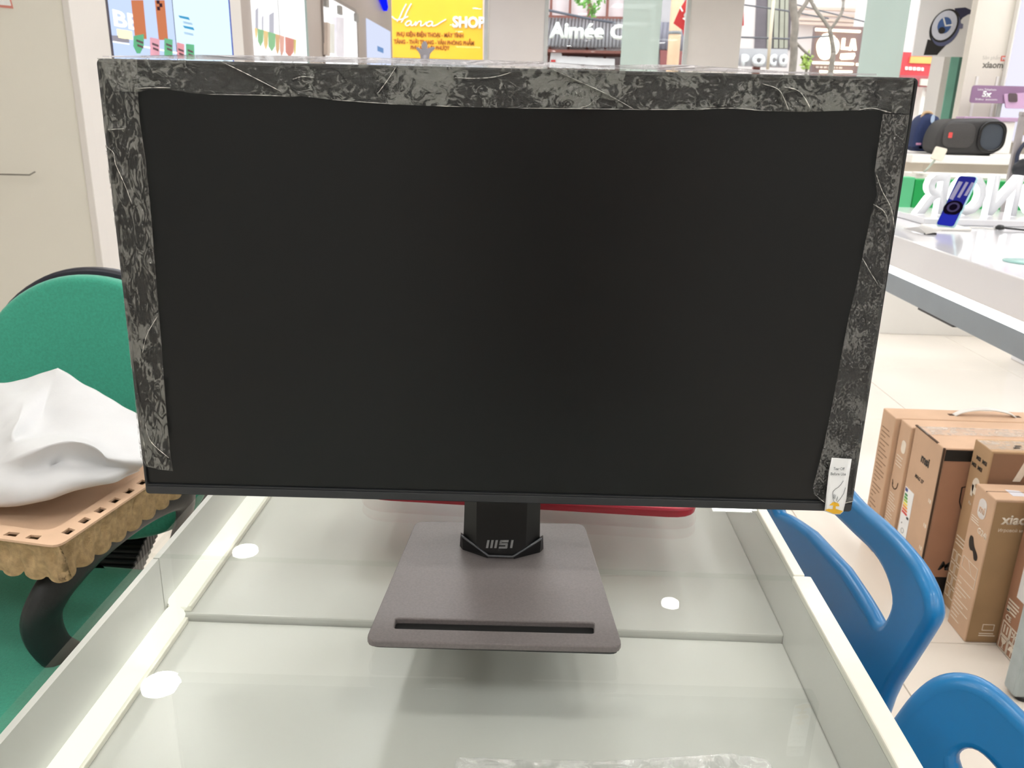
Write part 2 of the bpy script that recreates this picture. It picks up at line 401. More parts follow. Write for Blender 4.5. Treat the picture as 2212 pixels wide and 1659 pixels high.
# clear plastic sleeve lying at the bottom edge
def crinkled(name, poly, mp, nrm, amp, sc, m, parent=None, grid=.004, seed=0, th=0.0):
    def f(u, v):
        p = mp(u, v); q = Vector((p.x * sc + seed, p.y * sc, p.z * sc))
        return p + nrm * (abs(noise.noise(q)) * amp * 1.4 + abs(noise.noise(q * 2.3)) * amp * .6)
    return slab(name, poly, f, th, m, parent, (), grid, 0, True)
def film_mat(name, lo, hi, cscale, grey='#8e8c84', dist=1.5, stretch=(1, 1, 1), bump=0.6, bsc=120, gloss=.10, rough=.14):
    """clear plastic film: see-through where it sticks, milky where it has lifted, glossy all over"""
    m = bpy.data.materials.new(name); m.use_nodes = True; nt = m.node_tree; L = nt.links
    nt.nodes.remove(nt.nodes['Principled BSDF']); out = nt.nodes['Material Output']
    tc = nt.nodes.new('ShaderNodeTexCoord'); mp = nt.nodes.new('ShaderNodeMapping'); mp.inputs['Scale'].default_value = stretch
    L.new(tc.outputs['Object'], mp.inputs['Vector'])
    n1 = nt.nodes.new('ShaderNodeTexNoise'); n1.inputs['Scale'].default_value = cscale; n1.inputs['Detail'].default_value = 7; n1.inputs['Roughness'].default_value = .62; n1.inputs['Distortion'].default_value = dist
    n2 = nt.nodes.new('ShaderNodeTexNoise'); n2.inputs['Scale'].default_value = cscale * .25; n2.inputs['Detail'].default_value = 2
    L.new(mp.outputs[0], n1.inputs['Vector']); L.new(tc.outputs['Object'], n2.inputs['Vector'])
    ad = nt.nodes.new('ShaderNodeMath'); ad.operation = 'MULTIPLY_ADD'; ad.inputs[1].default_value = .7
    L.new(n2.outputs['Fac'], ad.inputs[0]); L.new(n1.outputs['Fac'], ad.inputs[2])
    r = nt.nodes.new('ShaderNodeValToRGB'); e = r.color_ramp.elements
    e[0].position = .82; e[0].color = (lo, lo, lo, 1); e[1].position = .93; e[1].color = (hi, hi, hi, 1)
    L.new(ad.outputs[0], r.inputs['Fac'])
    n3 = nt.nodes.new('ShaderNodeTexNoise'); n3.inputs['Scale'].default_value = bsc; n3.inputs['Detail'].default_value = 4; n3.inputs['Distortion'].default_value = 2
    L.new(mp.outputs[0], n3.inputs['Vector'])
    bp = nt.nodes.new('ShaderNodeBump'); bp.inputs['Strength'].default_value = bump; bp.inputs['Distance'].default_value = .004
    L.new(n3.outputs['Fac'], bp.inputs['Height'])
    t = nt.nodes.new('ShaderNodeBsdfTransparent'); d = nt.nodes.new('ShaderNodeBsdfDiffuse'); d.inputs[0].default_value = (*lin(grey), 1)
    g = nt.nodes.new('ShaderNodeBsdfGlossy'); g.inputs['Roughness'].default_value = rough; L.new(bp.outputs['Normal'], g.inputs['Normal'])
    m1 = nt.nodes.new('ShaderNodeMixShader'); L.new(r.outputs['Color'], m1.inputs[0]); L.new(t.outputs[0], m1.inputs[1]); L.new(d.outputs[0], m1.inputs[2])
    m2 = nt.nodes.new('ShaderNodeMixShader'); m2.inputs[0].default_value = gloss; L.new(m1.outputs[0], m2.inputs[1]); L.new(g.outputs[0], m2.inputs[2])
    L.new(m2.outputs[0], out.inputs[0]); MATS[name] = m; return m
M_sleeve = film_mat('clear_sleeve', .03, .22, 30, '#e8ebe8', bump=.5, bsc=60)
a = on_z(985, 1640, TZ); b = on_z(1655, 1640, TZ)
sl = crinkled('plastic_sleeve', rpoly([(a.x, a.y - .17), (b.x + .01, a.y - .17), (b.x, b.y - .004), (b.x - .02, b.y + .002), ((a.x + b.x) / 2, a.y + .002), (a.x, a.y)], .006),
              plane_map((0, 0, TZ + .0008), (1, 0, 0), (0, 1, 0)), Vector((0, 0, 1)), .004, 40, M_sleeve, None, .006, 3, .0004)
tag(sl, 'clear crumpled plastic sleeve lying on the counter glass', 'plastic sleeve')

# ================================================================= MONITOR
MC = Vector((-.0243, .657, 1.0556)); mt, my = .018, .0183
mr = Vector((math.cos(my), math.sin(my), 0)); mb = Vector((-math.sin(my), math.cos(my), 0))
mu = mb * math.sin(mt) + Vector((0, 0, 1)) * math.cos(mt); mn = mr.cross(mu)   # mn points to the viewer
mback = -mn
MW, MH = .613, .3535
def mm(u, v, d=0.0): return MC + mr * u + mu * v + mn * d
def mon_uv(px, py, d=0.0):
    q = ray(px, py); t = (MC + mn * d - CAM).dot(mn) / q.dot(mn); p = CAM + q * t - MC
    return p.dot(mr), p.dot(mu)
mon = thing('computer_monitor', (-.0243, .70, TZ), 'large black computer monitor with protective film still on its bezel', 'monitor')
M_screen = mat('matte_screen', '#080b0d', .34, spec=.40, nscale=None)
M_bez = mat('bezel_black', '#1f2123', .42, bump=.05, bscale=1200)
u0, u1, v0, v1 = -MW / 2, MW / 2, -MH / 2, MH / 2
CH = .0085
slab('housing', rrect(u0, v0, u1, v1, .004), lambda a, b: mm(a, b, -.004), mback * .014, M_soft, mon, (), None, .0015)
slab('rear_cover', rrect(u0 + .07, v0 + .05, u1 - .07, v1 - .06, .03), lambda a, b: mm(a, b, -.018), mback * .03, M_soft, mon, (), None, .006)
inn = rrect(u0 + .0022, v0 + CH, u1 - .0022, v1 - .0022, .001, 2)
slab('frame', rrect(u0, v0, u1, v1, .004), lambda a, b: mm(a, b, -.004), mn * .0045, M_bez, mon, (inn,), None, .0006)
slab('screen', rrect(u0 + .002, v0 + CH - .0005, u1 - .002, v1 - .002, .001, 2), lambda a, b: mm(a, b, -.004), mn * .0022, M_screen, mon)
slab('chin', rrect(u0 + .0005, v0, u1 - .0005, v0 + CH - .0012, .0025), lambda a, b: mm(a, b, .0003), mn * .0012, mat('chin_black', '#2a2c2f', .38, nscale=60), mon, (), None, .0008)

# protective film
FT = (([(480, 133), (520, 152), (560, 172), (610, 198)], 7, 1.6), ([(600, 178), (625, 186), (655, 206)], 4, 1.0), ([(636, 172), (655, 166), (680, 168)], 4, 1.2), ([(858, 144), (840, 172), (818, 202)], 5, 1.3), ([(983, 168), (1025, 170), (1068, 167), (1105, 157)], 6, 1.6),
      ([(1196, 152), (1250, 176), (1310, 204), (1368, 236)], 4, 1.4), ([(1246, 234), (1270, 228), (1280, 218)], 4, 1.2), ([(1645, 182), (1680, 196), (1700, 238)], 6, 1.5), ([(1690, 188), (1725, 200), (1750, 242)], 7, 1.6), ([(298, 168), (250, 196)], 4, .8), ([(700, 140), (730, 150), (748, 170)], 4, 1.0),
      ([(300, 192), (330, 190), (372, 190)], 6, 1.6), ([(1510, 236), (1580, 234), (1640, 239)], 5, 1.8), ([(1850, 238), (1880, 234), (1920, 244)], 5, 1.6), ([(720, 216), (790, 221), (860, 226)], 4, 1.8), ([(940, 229), (1000, 231)], 4, 1.6), ([(1120, 234), (1240, 235), (1380, 237)], 4, 1.6), ([(450, 204), (560, 206), (620, 208)], 4, 1.3), ([(1400, 237), (1500, 237)], 4, 1.2))
FL = (([(234, 316), (250, 330), (255, 355), (275, 400), (290, 440)], 5, 1.2), ([(238, 280), (272, 278)], 5, 1.2), ([(238, 356), (255, 358)], 4, 1.0), ([(318, 910), (330, 950), (368, 985)], 6, 1.3), ([(345, 680), (322, 720), (312, 760)], 5, 1.2), ([(308, 905), (316, 960), (322, 1000)], 5, 1.2), ([(300, 560), (280, 640), (290, 720)], 6, 1.0), ([(330, 800), (325, 860)], 5, 1.0))
FR = (([(1888, 376), (1900, 410), (1920, 450), (1928, 500)], 6, 1.7), ([(1882, 440), (1905, 456), (1915, 480)], 5, 1.4), ([(1859, 556), (1875, 585), (1892, 612)], 5, 1.4), ([(1868, 740), (1866, 720), (1862, 690)], 4, .9), ([(1785, 958), (1800, 940), (1812, 900)], 4, .8), ([(1760, 1066), (1790, 1086), (1840, 1078)], 5, 1.6), ([(1935, 420), (1905, 620), (1870, 860)], 5, .9))
def ridge_field(folds):
    R = []
    for px, wd, h in folds:
        q = [mon_uv(x, y) for x, y in px]; q = smooth2(q, 6) if len(q) > 2 else q
        R.append((q, wd * .00030, h * .0012))
    def f(u, v):
        z = 0.0
        for q, wd, h in R:
            for a, b in zip(q, q[1:]):
                dx, dy = b[0] - a[0], b[1] - a[1]; l2 = dx * dx + dy * dy
                t = max(0, min(1, ((u - a[0]) * dx + (v - a[1]) * dy) / l2)); d = math.hypot(u - a[0] - t * dx, v - a[1] - t * dy)
                if d < wd * 3: z = max(z, h * math.exp(-(d / wd) ** 2) * (1 + .4 * noise.noise(Vector((u * 400, v * 400, 0)))))
        return z
    return f
M_film1 = film_mat('film_top', .02, .55, 105, '#8e908a', 1.8, (1, 1, 1.2), .8, 140, .055, .10)
M_film2 = film_mat('film_side', .02, .55, 85, '#92928c', 2.2, (1.8, 1, .7), .6, 110, .05, .10)
M_film3 = film_mat('film_side_fine', .02, .42, 170, '#90908c', 2.6, (1.2, 1, 1), .7, 220, .05, .10)
M_glint = mat('film_fold_glint', '#d6d4cc', .12, spec=.8, nscale=150, namp=.3)
def film_poly(px): return [mon_uv(x, y) for x, y in px]
lowedge = [(1962, 246), (1912, 244), (1890, 238), (1855, 238), (1740, 242), (1640, 240), (1535, 232), (1515, 238), (1400, 238), (1240, 236), (1060, 233), (960, 230), (900, 228), (790, 222), (730, 217), (650, 208), (625, 210), (560, 207), (480, 206), (420, 202), (370, 194), (325, 194), (305, 199), (250, 198)]
topf = film_poly([(212, 126), (330, 127), (480, 131), (620, 133), (750, 136), (900, 138), (1060, 143), (1200, 146), (1400, 151), (1600, 156), (1800, 163), (1972, 168)] + lowedge)
def mapf(d, amp, sc, seed, rf=None):
    def f(u, v):
        q = Vector((u * sc + seed, v * sc, seed * .7))
        return mm(u, v, d + abs(noise.noise(q)) * amp + abs(noise.noise(q * 2.7)) * amp * .45 + (rf(u, v) if rf else 0))
    return f
film_t = slab('film_strip', topf, mapf(.0016, .0020, 60, 1.3, ridge_field(FT)), 0, M_film1, mon, (), .0011, 0, True)
tag(film_t, 'crinkled clear film along the top bezel')
lip = film_poly([(214, 122), (600, 131), (1000, 139), (1400, 149), (1900, 163), (1900, 158), (1700, 153), (1560, 144), (1500, 139), (1400, 138), (1300, 140), (1180, 132), (1050, 128), (920, 126), (800, 123), (620, 119), (420, 117), (300, 118), (214, 119)])
M_lip = film_mat('film_lip', .55, .9, 60, '#dcd8dc', 1.2, (1, 1, 1), .5, 120)
slab('film_lip', lip, mapf(-.006, .002, 70, 4.1), 0, M_lip, film_t, (), .003, 0, True)
lf = film_poly([(213, 130), (298, 128), (300, 195), (304, 260), (316, 340), (330, 470), (340, 610), (352, 760), (362, 900), (370, 975), (376, 1016), (345, 1012), (318, 1006), (306, 985), (296, 900), (280, 740), (262, 580), (243, 420), (228, 280)])
film_l = slab('film_strip', lf, mapf(.0012, .0018, 62, 8.2, ridge_field(FL)), 0, M_film2, mon, (), .0013, 0, True)
tag(film_l, 'crinkled clear film along the left bezel')
rf = film_poly([(1962, 248), (1905, 246), (1897, 300), (1886, 370), (1892, 420), (1884, 440), (1872, 500), (1858, 560), (1850, 610), (1832, 680), (1815, 770), (1796, 870), (1778, 960), (1762, 1020), (1754, 1050), (1756, 1064), (1766, 1076), (1782, 1084), (1830, 1087), (1841, 1080), (1848, 1030), (1860, 950), (1874, 860), (1890, 750), (1905, 640), (1921, 520), (1940, 400), (1950, 330)])
film_r = slab('film_strip', rf, mapf(.0014, .0018, 70, 15.1, ridge_field(FR)), 0, M_film3, mon, (), .0013, 0, True)
tag(film_r, 'crinkled clear film along the right bezel')
M_glint = mat('crease_glint_white', '#e6e4dc', .10, spec=.9, nscale=300, namp=.25)  # whitened like creased film, and paler still to paint glints on the folds
def crease_glints(par, folds, seed):
    for n_, (px, wd, h) in enumerate(folds):
        if h < 1.15: continue
        q = [mon_uv(x, y) for x, y in px]; q = smooth2(q, 14) if len(q) > 2 else [(q[0][0] * (1 - t) + q[1][0] * t, q[0][1] * (1 - t) + q[1][1] * t) for t in [k / 14 for k in range(15)]]
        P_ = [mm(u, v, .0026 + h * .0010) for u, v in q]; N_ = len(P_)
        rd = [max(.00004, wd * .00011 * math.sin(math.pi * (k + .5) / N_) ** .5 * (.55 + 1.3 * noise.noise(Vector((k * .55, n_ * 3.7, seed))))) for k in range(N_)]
        tube('film_crease_glint', P_, rd, M_glint, par, 6, sq=(1, .5))  # tube of uneven width, a painted glint broken along the crease
crease_glints(film_t, FT, 1.0); crease_glints(film_l, FL, 5.0); crease_glints(film_r, FR, 9.0)
# pull tab sticker
st = [mon_uv(*p, .004) for p in ((1797, 989), (1840, 992), (1831, 1040), (1826, 1075), (1820, 1104), (1814, 1110), (1800, 1110), (1780, 1103), (1784, 1060), (1790, 1020))]
sx0 = mon_uv(1780, 1103, .004)[0]; sy0 = mon_uv(1800, 1110, .004)[1]; sy1 = mon_uv(1797, 989, .004)[1]
def tabmap(d): return lambda u, v: mm(u, v, .0048 + d + .0012 * math.sin((v - sy0) / (sy1 - sy0) * 5.0))
tab = slab('pull_tab', st, tabmap(0), .0003, M_sticker, film_r, (), .003, 0, True); tag(tab, 'white paper tear-off tab with yellow end')
def uvn(px): return [mon_uv(x, y, .005) for x, y in px]
M_yel = mat('yellow_ink', '#efb92c', .5, nscale=80, namp=.08)
slab('yellow_end', uvn([(1781, 1101), (1789, 1098), (1798, 1099), (1799, 1090), (1790, 1090), (1798, 1083), (1803, 1083), (1810, 1086), (1812, 1092), (1804, 1092), (1804, 1098), (1813, 1101), (1820, 1103), (1814, 1109), (1800, 1109)]), tabmap(.0006), .0002, M_yel, film_r)
tw = (Vector(mon_uv(1832, 1012)) - Vector(mon_uv(1797, 1010))).length
for s, x, y, wd in (('Tear Off', 1800, 1015, .0092), ('Before Use', 1794, 1026, .0128)):
    q = mon_uv(x, y, .0065); text('tab_lettering', s, .0036, mm(q[0], q[1], .0066), mr, mu, mat('grey_ink', '#5d6266', .6, nscale=50), film_r, th=.0002, width=wd)
strokes('hand_drawing', [uvn([(1821, 1038), (1815, 1046), (1810, 1051), (1803, 1055), (1798, 1060), (1797, 1066), (1798, 1074), (1799, 1080), (1803, 1084)]), uvn([(1825, 1052), (1821, 1064), (1813, 1076), (1807, 1083)]), uvn([(1800, 1066), (1799, 1074)]), uvn([(1803, 1067), (1801, 1076)]), uvn([(1808, 1071), (1805, 1080)])], .0003, tabmap(.0008), mn * .0002, MATS['grey_ink'], film_r)

# stand: column, collar, base
SB = .708   # y of the column front at the base
M_col = mat('stand_black', '#131415', .40, nscale=40, namp=.04)
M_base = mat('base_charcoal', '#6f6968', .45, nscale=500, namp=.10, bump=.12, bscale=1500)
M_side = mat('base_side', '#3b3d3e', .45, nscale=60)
bx = -.0225
def hexsec(z, w0, ch, y0, dep): # chamfered section, front face towards the viewer
    return [(bx - w0 + ch, y0, z), (bx + w0 - ch, y0, z), (bx + w0, y0 + ch * .9, z), (bx + w0, y0 + dep, z), (bx - w0, y0 + dep, z), (bx - w0, y0 + ch * .9, z)]
BT = TZ + .0165
secs = [hexsec(BT - .001, .0285, .0185, .702, .050), hexsec(BT + .012, .037, .0135, .704, .050), hexsec(BT + .035, .0365, .0125, .707, .048), hexsec(.93, .035, .0115, .716, .046), hexsec(1.03, .034, .011, .722, .044)]
V = [p for s in secs for p in s]; F = [[k * 6 + i, k * 6 + (i + 1) % 6, (k + 1) * 6 + (i + 1) % 6, (k + 1) * 6 + i] for k in range(4) for i in range(6)] + [[5, 4, 3, 2, 1, 0], [24, 25, 26, 27, 28, 29]]
pydata('stand_column', V, F, M_col, mon)
box('tilt_bracket', (bx - .03, .69, .985), (bx + .03, .735, 1.06), M_col, mon, .004)
# collar edges
M_collar = mat('collar_grey', '#55575b', .35, nscale=60)
for s in (-1, 1):
    pydata('collar_wing', [(bx + s * .0375, .715, BT), (bx + s * .0125, .7005, BT), (bx + s * .0115, .7005, BT + .0035), (bx + s * .0385, .714, BT + .017), (bx + s * .040, .722, BT + .015), (bx + s * .041, .722, BT)],
           [[0, 1, 2, 3], [0, 3, 4, 5], [0, 5, 1], [1, 5, 4, 2], [2, 4, 3]], mat('collar_black', '#101112', .3, nscale=40), mon)
tube('collar_edge', [(bx - .0385, .7125, BT + .0165), (bx - .0115, .6995, BT + .003), (bx + .0115, .6995, BT + .003), (bx + .0385, .7125, BT + .0165)], .0011, M_collar, mon, 6)
def bpx(px, py, z): 
    q = on_z(px, py, z); return (q.x, q.y)
btop = [bpx(788, 1384, BT), bpx(1346, 1398, BT), bpx(1262, 1131, BT), bpx(898, 1126, BT)]
slot = rpoly([bpx(851, 1357, BT), bpx(1283, 1368, BT), bpx(1283, 1345, BT), bpx(855, 1335, BT)], .0025)
lowr = [bpx(798, 1400, TZ), bpx(1338, 1416, TZ), bpx(1258, 1150, TZ), bpx(905, 1145, TZ)]
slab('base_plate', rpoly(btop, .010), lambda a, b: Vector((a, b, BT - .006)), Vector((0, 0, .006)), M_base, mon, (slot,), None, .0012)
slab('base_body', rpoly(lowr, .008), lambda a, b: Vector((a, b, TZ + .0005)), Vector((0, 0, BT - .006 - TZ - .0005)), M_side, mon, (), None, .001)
cxs = [p[0] for p in slot]; cys = [p[1] for p in slot]
box('slot_liner', (min(cxs) - .002, min(cys) - .002, BT - .0062), (max(cxs) + .002, max(cys) + .002, BT - .0056), mat('slot_black', '#020202', .8, nscale=30), mon)
# brand mark on the column
lz = lambda px, py: (on_y(px, py, .7035).x, on_y(px, py, .7035).z)
def lm(a, b): return Vector((a, .7075 + (b - .83) * .09 - .0012, b))
def par(x0, x1, y0=1168, y1=1184, sh=3): return [[lz(x0 - sh / 2, y1), lz(x1 - sh / 2, y1), lz(x1 + sh / 2, y0), lz(x0 + sh / 2, y0)]]
bm = bmesh.new()
def quad_bm(bm, q):
    vs = [bm.verts.new(lm(*p)) for p in q]; ws = [bm.verts.new(lm(*p) + Vector((0, -.0006, 0))) for p in q]
    bm.faces.new(ws)
    for k in range(4): bm.faces.new((vs[k], vs[(k + 1) % 4], ws[(k + 1) % 4], ws[k]))
for x in (1051, 1060, 1069): quad_bm(bm, par(x, x + 5)[0])
for q in ([(1079, 1172), (1098, 1172), (1099, 1168), (1081, 1168)], [(1078, 1178), (1083, 1177), (1084, 1170), (1080, 1170)], [(1078, 1178), (1096, 1178), (1097, 1174), (1079, 1174)], [(1091, 1184), (1096, 1184), (1097, 1176), (1092, 1176)], [(1077, 1185), (1095, 1185), (1096, 1181), (1078, 1181)]): quad_bm(bm, [lz(*p) for p in q])
quad_bm(bm, par(1103, 1108)[0])
from_bm('logo', bm, mat('logo_grey', '#8f9090', .4, nscale=60), mon)

# red tray behind the stand
rt = thing('red_tray', (.02, .95, TZ), 'flat red plastic tray with rounded corners behind the monitor stand', 'tray')
M_redp = mat('red_plastic', '#b52438', .32, nscale=8, namp=.05)
ro = rpoly([(-.19, .848), (.192, .827), (.192, 1.06), (-.19, 1.08)], .035, 6)
slab('tray_body', ro, lambda a, b: Vector((a, b, TZ + .0005)), Vector((0, 0, .010)), M_redp, rt, (), None, .002, True)
tube('rim', [Vector((a, b, TZ + .011)) for a, b in ro + [ro[0]]], .0022, mat('red_rim', '#cf4457', .25, nscale=8, namp=.03), rt, 6)

# ================================================================= GREEN OFFICE CHAIR, PULP TRAY, FOAM WRAP
M_gf = mat('green_fabric', '#369c82', .9, nscale=260, namp=.10, bump=.35, bscale=700, sheen=.3)
M_blk = mat('chair_black', '#26282a', .45, nscale=60, namp=.08, bump=.12, bscale=300)
M_shell = mat('shell_navy_black', '#1d1e2c', .35, nscale=30)
ch = thing('office_chair', (-.76, 1.03, 0), 'green fabric office chair with black loop armrests left of the counter', 'chair')
def bkmap(d):
    def f(u, v):
        return Vector((u, 1.36 + d + .10 * (v - .68) + .22 * (u + .755) ** 2 * -1 + .0, v))
    return f
bo = smooth2([(-.755, .933), (-.84, .916), (-.915, .858), (-.955, .76), (-.972, .66), (-.955, .56), (-.905, .485), (-.83, .452), (-.755, .445), (-.68, .452), (-.605, .485), (-.555, .56), (-.538, .66), (-.555, .76), (-.595, .858), (-.67, .916)], 5, True)
shrink = [(-.755 + (x + .755) * .965, .685 + (y - .685) * .965) for x, y in bo]
def pad(name, outl, mp, th, m, parent, grid=.03, dome=.02, c=None):
    cx = sum(p[0] for p in outl) / len(outl); cy = sum(p[1] for p in outl) / len(outl)
    R = max(math.hypot(p[0] - cx, p[1] - cy) for p in outl)
    return slab(name, outl, mp, th, m, parent, (), grid, min(abs(th) * .3, .012) if not isinstance(th, Vector) else .01, True, 3)
slab('backrest', shrink, bkmap(-.03), Vector((0, .03, 0)), M_gf, ch, (), .03, .010, True, 3)
slab('back_shell', bo, bkmap(.002), Vector((0, .02, 0)), M_shell, ch, (), .03, .006, True, 3)
so = smooth2([(-.98, .80), (-.985, 1.02), (-.95, 1.18), (-.86, 1.215), (-.66, 1.215), (-.565, 1.18), (-.535, 1.02), (-.54, .82), (-.62, .745), (-.76, .73), (-.90, .745)], 5, True)
slab('seat', so, lambda a, b: Vector((a, b, .40 - .05 * max(0, (.85 - b)) * 2)), Vector((0, 0, .065)), M_gf, ch, (), .04, .02, True, 3)
slab('seat_shell', [(-.76 + (x + .76) * .95, .98 + (y - .98) * .95) for x, y in so], lambda a, b: Vector((a, b, .375)), Vector((0, 0, .03)), M_shell, ch, (), None, .008, True)
arm = [on_z(372, 1210, .43), on_z(388, 1150, .48), on_z(400, 1105, .54), on_z(392, 1072, .585), on_z(325, 1092, .603), on_z(235, 1150, .606), on_z(160, 1218, .595), on_z(108, 1285, .570), on_z(90, 1345, .530), on_z(118, 1402, .480), on_z(185, 1440, .440), Vector((-.61, .95, .41))]
for sgn in (1, -1):
    pts = smooth_path([p if sgn > 0 else Vector((-1.53 - p.x, p.y, p.z)) for p in arm], 5)
    tube('armrest', pts, [.016 + .012 * math.sin(math.pi * min(1, max(0, (i - 10) / 42))) for i in range(len(pts))], M_blk, ch, 12, sq=(1.2, .75))
# bellows over the back support
bm = bmesh.new(); nb = 11; prev = None
B0, B1 = on_z(300, 1160, .43), on_z(246, 1268, .385)
for k in range(nb):
    p = B1.lerp(B0, k / (nb - 1))
    wx = .034
    bm_box(bm, (p.x - wx, p.y - .006, p.z - .012 + k * .001), (p.x + wx, p.y + .006, p.z + .03 + k * .001), .002, 1)
from_bm('support_bellows', bm, M_black, ch)
tube('back_support', smooth_path([(-.735, 1.10, .37), (-.735, 1.26, .385), (-.72, 1.36, .43), (-.74, 1.395, .58)], 5), .018, M_black, ch, 8)
lathe('gas_column', [(.028, .09), (.028, .24), (.02, .24), (.02, .38)], (-.76, 1.0, 0), M_black, ch, 16)
for k in range(5):
    a = math.radians(90 + 72 * k + 20); d = Vector((math.cos(a), math.sin(a), 0)); c = Vector((-.76, 1.0, 0))
    tube('base_leg', [c + Vector((0, 0, .10)), c + d * .15 + Vector((0, 0, .095)), c + d * .27 + Vector((0, 0, .07))], [.03, .024, .016], M_black, ch, 8)
    lathe('caster', [(.012, -.022), (.027, -.02), (.027, .02), (.012, .022)], c + d * .27 + Vector((0, 0, .0275)), M_black, ch, 14, d.cross(Vector((0, 0, 1))))

# moulded pulp tray resting on the arms
tr = thing('pulp_tray', (-.79, 1.07, .625), 'peach cardboard tray with moulded pulp underside lying across the chair arms', 'packing tray')
M_card = mat('peach_card', '#dcb99b', .8, nscale=25, namp=.05, bump=.1, bscale=400)
M_pulp = mat('grey_brown_pulp', '#b59a72', .95, nscale=120, namp=.20, bump=.6, bscale=500)
TT = .690
tA = on_z(125, 1180, TT); tB = on_z(327, 1030, TT); tC = on_z(0, 1163, TT)
fr = (tC - tA).normalized(); sd = (tB - tA).normalized(); sd = (sd - fr * sd.dot(fr)).normalized()
LX, LY = .44, .30
tmap = lambda a, b: Vector((tA.x, tA.y, 0)) + fr * a + sd * b
outer = rpoly([(0, 0), (LX, 0), (LX, LY), (0, LY)], .014)
holes = []
for k in range(9):
    b = .028 + k * .030; holes.append([(.008, b), (.020, b + .002), (.020, b + .016), (.008, b + .013)])
for k in range(13):
    a = .035 + k * .031; holes.append([(a, .008), (a + .018, .008), (a + .017, .017), (a + .002, .018)])
innr = rpoly([(.034, .030), (LX - .03, .030), (LX - .03, LY - .03), (.034, LY - .03)], .02)
slab('card_rim', outer, lambda a, b: tmap(a, b) + Vector((0, 0, TT - .003)), Vector((0, 0, .003)), M_card, tr, tuple(holes) + (innr,), None, 0)
def well(a, b): return tmap(a, b) + Vector((0, 0, TT - .012 - .004 * math.sin(a * 22) * math.sin(b * 18)))
slab('card_well', innr, well, Vector((0, 0, -.002)), M_card, tr, (), .02, 0, True)
V = []; F = []
n = len(innr)
for i, p in enumerate(innr): V += [tmap(*p) + Vector((0, 0, TT - .001)), well(*p)]
for i in range(n): F.append([2 * i, 2 * ((i + 1) % n), 2 * ((i + 1) % n) + 1, 2 * i + 1])
pydata('well_wall', V, F, M_card, tr)
# scalloped pulp skirt
def perim(s):
    P = 2 * (LX + LY); s %= P
    if s < LX: return Vector((s, 0)), Vector((0, -1))
    s -= LX
    if s < LY: return Vector((LX, s)), Vector((1, 0))
    s -= LY
    if s < LX: return Vector((LX - s, LY)), Vector((0, 1))
    s -= LX
    return Vector((0, LY - s)), Vector((-1, 0))
NP = 420; NR = 9; V = []; F = []; Pn = 2 * (LX + LY)
for j in range(NR):
    f = j / (NR - 1)
    for i in range(NP):
        s = i / NP * Pn; p, nn = perim(s)
        ph = s / .0335; sc = abs(math.sin(math.pi * ph)) ** .55
        dent = .007 * math.exp(-((f - .38) / .25) ** 2) * math.exp(-(((ph % 1) - .5) / .2) ** 2)
        off = -.004 - .006 * (1 - sc) * f ** .5 - dent - .004 * f
        zz = TT - .003 - (.055 * f) * (.88 + .12 * sc)
        q = p + nn * off; w3 = tmap(q.x, q.y); nz = noise.noise(Vector((w3.x * 90, w3.y * 90, f * 5)))
        V.append(Vector((w3.x, w3.y, zz)) + (fr * nn.x + sd * nn.y) * nz * .0022 + Vector((0, 0, nz * .0018 * f)))
for j in range(NR - 1):
    for i in range(NP): F.append([j * NP + i, j * NP + (i + 1) % NP, (j + 1) * NP + (i + 1) % NP, (j + 1) * NP + i])
pydata('pulp_skirt', V, F, M_pulp, tr, True)
slab('pulp_base', rpoly([(.02, .02), (LX - .02, .02), (LX - .02, LY - .02), (.02, LY - .02)], .02), lambda a, b: tmap(a, b) + Vector((0, 0, TT - .05)), Vector((0, 0, .004)), M_pulp, tr)

# white foam wrap heaped on the tray
M_foam = mat('white_foam_sheet', '#d6d7d9', .6, nscale=30, namp=.015, bump=.06, bscale=250)
rows = [  # (px,py,depth y) rows from the crest at the back to the front hem
    [(-150, 850, 1.22), (-60, 840, 1.22), (0, 830, 1.22), (60, 815, 1.22), (125, 796, 1.22), (170, 823, 1.20), (225, 855, 1.18), (280, 888, 1.16), (318, 912, 1.15)],
    [(-150, 900, 1.15), (-60, 890, 1.15), (5, 872, 1.14), (55, 862, 1.16), (105, 850, 1.18), (170, 880, 1.15), (225, 905, 1.13), (275, 930, 1.12), (316, 950, 1.11)],
    [(-150, 940, 1.10), (-70, 935, 1.10), (0, 925, 1.11), (32, 926, 1.06), (85, 905, 1.14), (160, 920, 1.10), (215, 940, 1.08), (262, 955, 1.08), (312, 975, 1.075)],
    [(-150, 990, 1.05), (-70, 985, 1.05), (-5, 970, 1.06), (20, 958, 1.02), (80, 945, 1.10), (150, 948, 1.055), (195, 960, 1.05), (240, 978, 1.05), (309, 990, 1.05)],
    [(-150, 1030, .99), (-70, 1022, .99), (0, 1006, .995), (50, 985, .965), (110, 958, .985), (165, 950, .98), (205, 962, .985), (232, 990, 1.0), (309, 1000, 1.045)],
    [(-150, 1060, .965), (-70, 1050, .965), (10, 1028, .965), (60, 1022, .985), (110, 1012, .99), (128, 994, 1.0), (180, 998, 1.0), (226, 1012, 1.02), (304, 1006, 1.05)],
    [(-150, 1085, .955), (-70, 1072, .955), (10, 1050, .95), (60, 1042, .955), (112, 1035, .955), (150, 1020, .965), (205, 1028, .975), (234, 1028, 1.0), (300, 1010, 1.06)],
    [(-150, 1115, .955), (-70, 1102, .95), (0, 1096, .945), (45, 1088, .945), (85, 1082, .945), (115, 1070, .95), (170, 1055, .965), (230, 1042, .99), (296, 1014, 1.07)]]
R3 = [[on_y(x, y, d) for x, y, d in r] for r in rows]
R3.append([p + Vector((0, .012, -.006)) for p in R3[-1]])
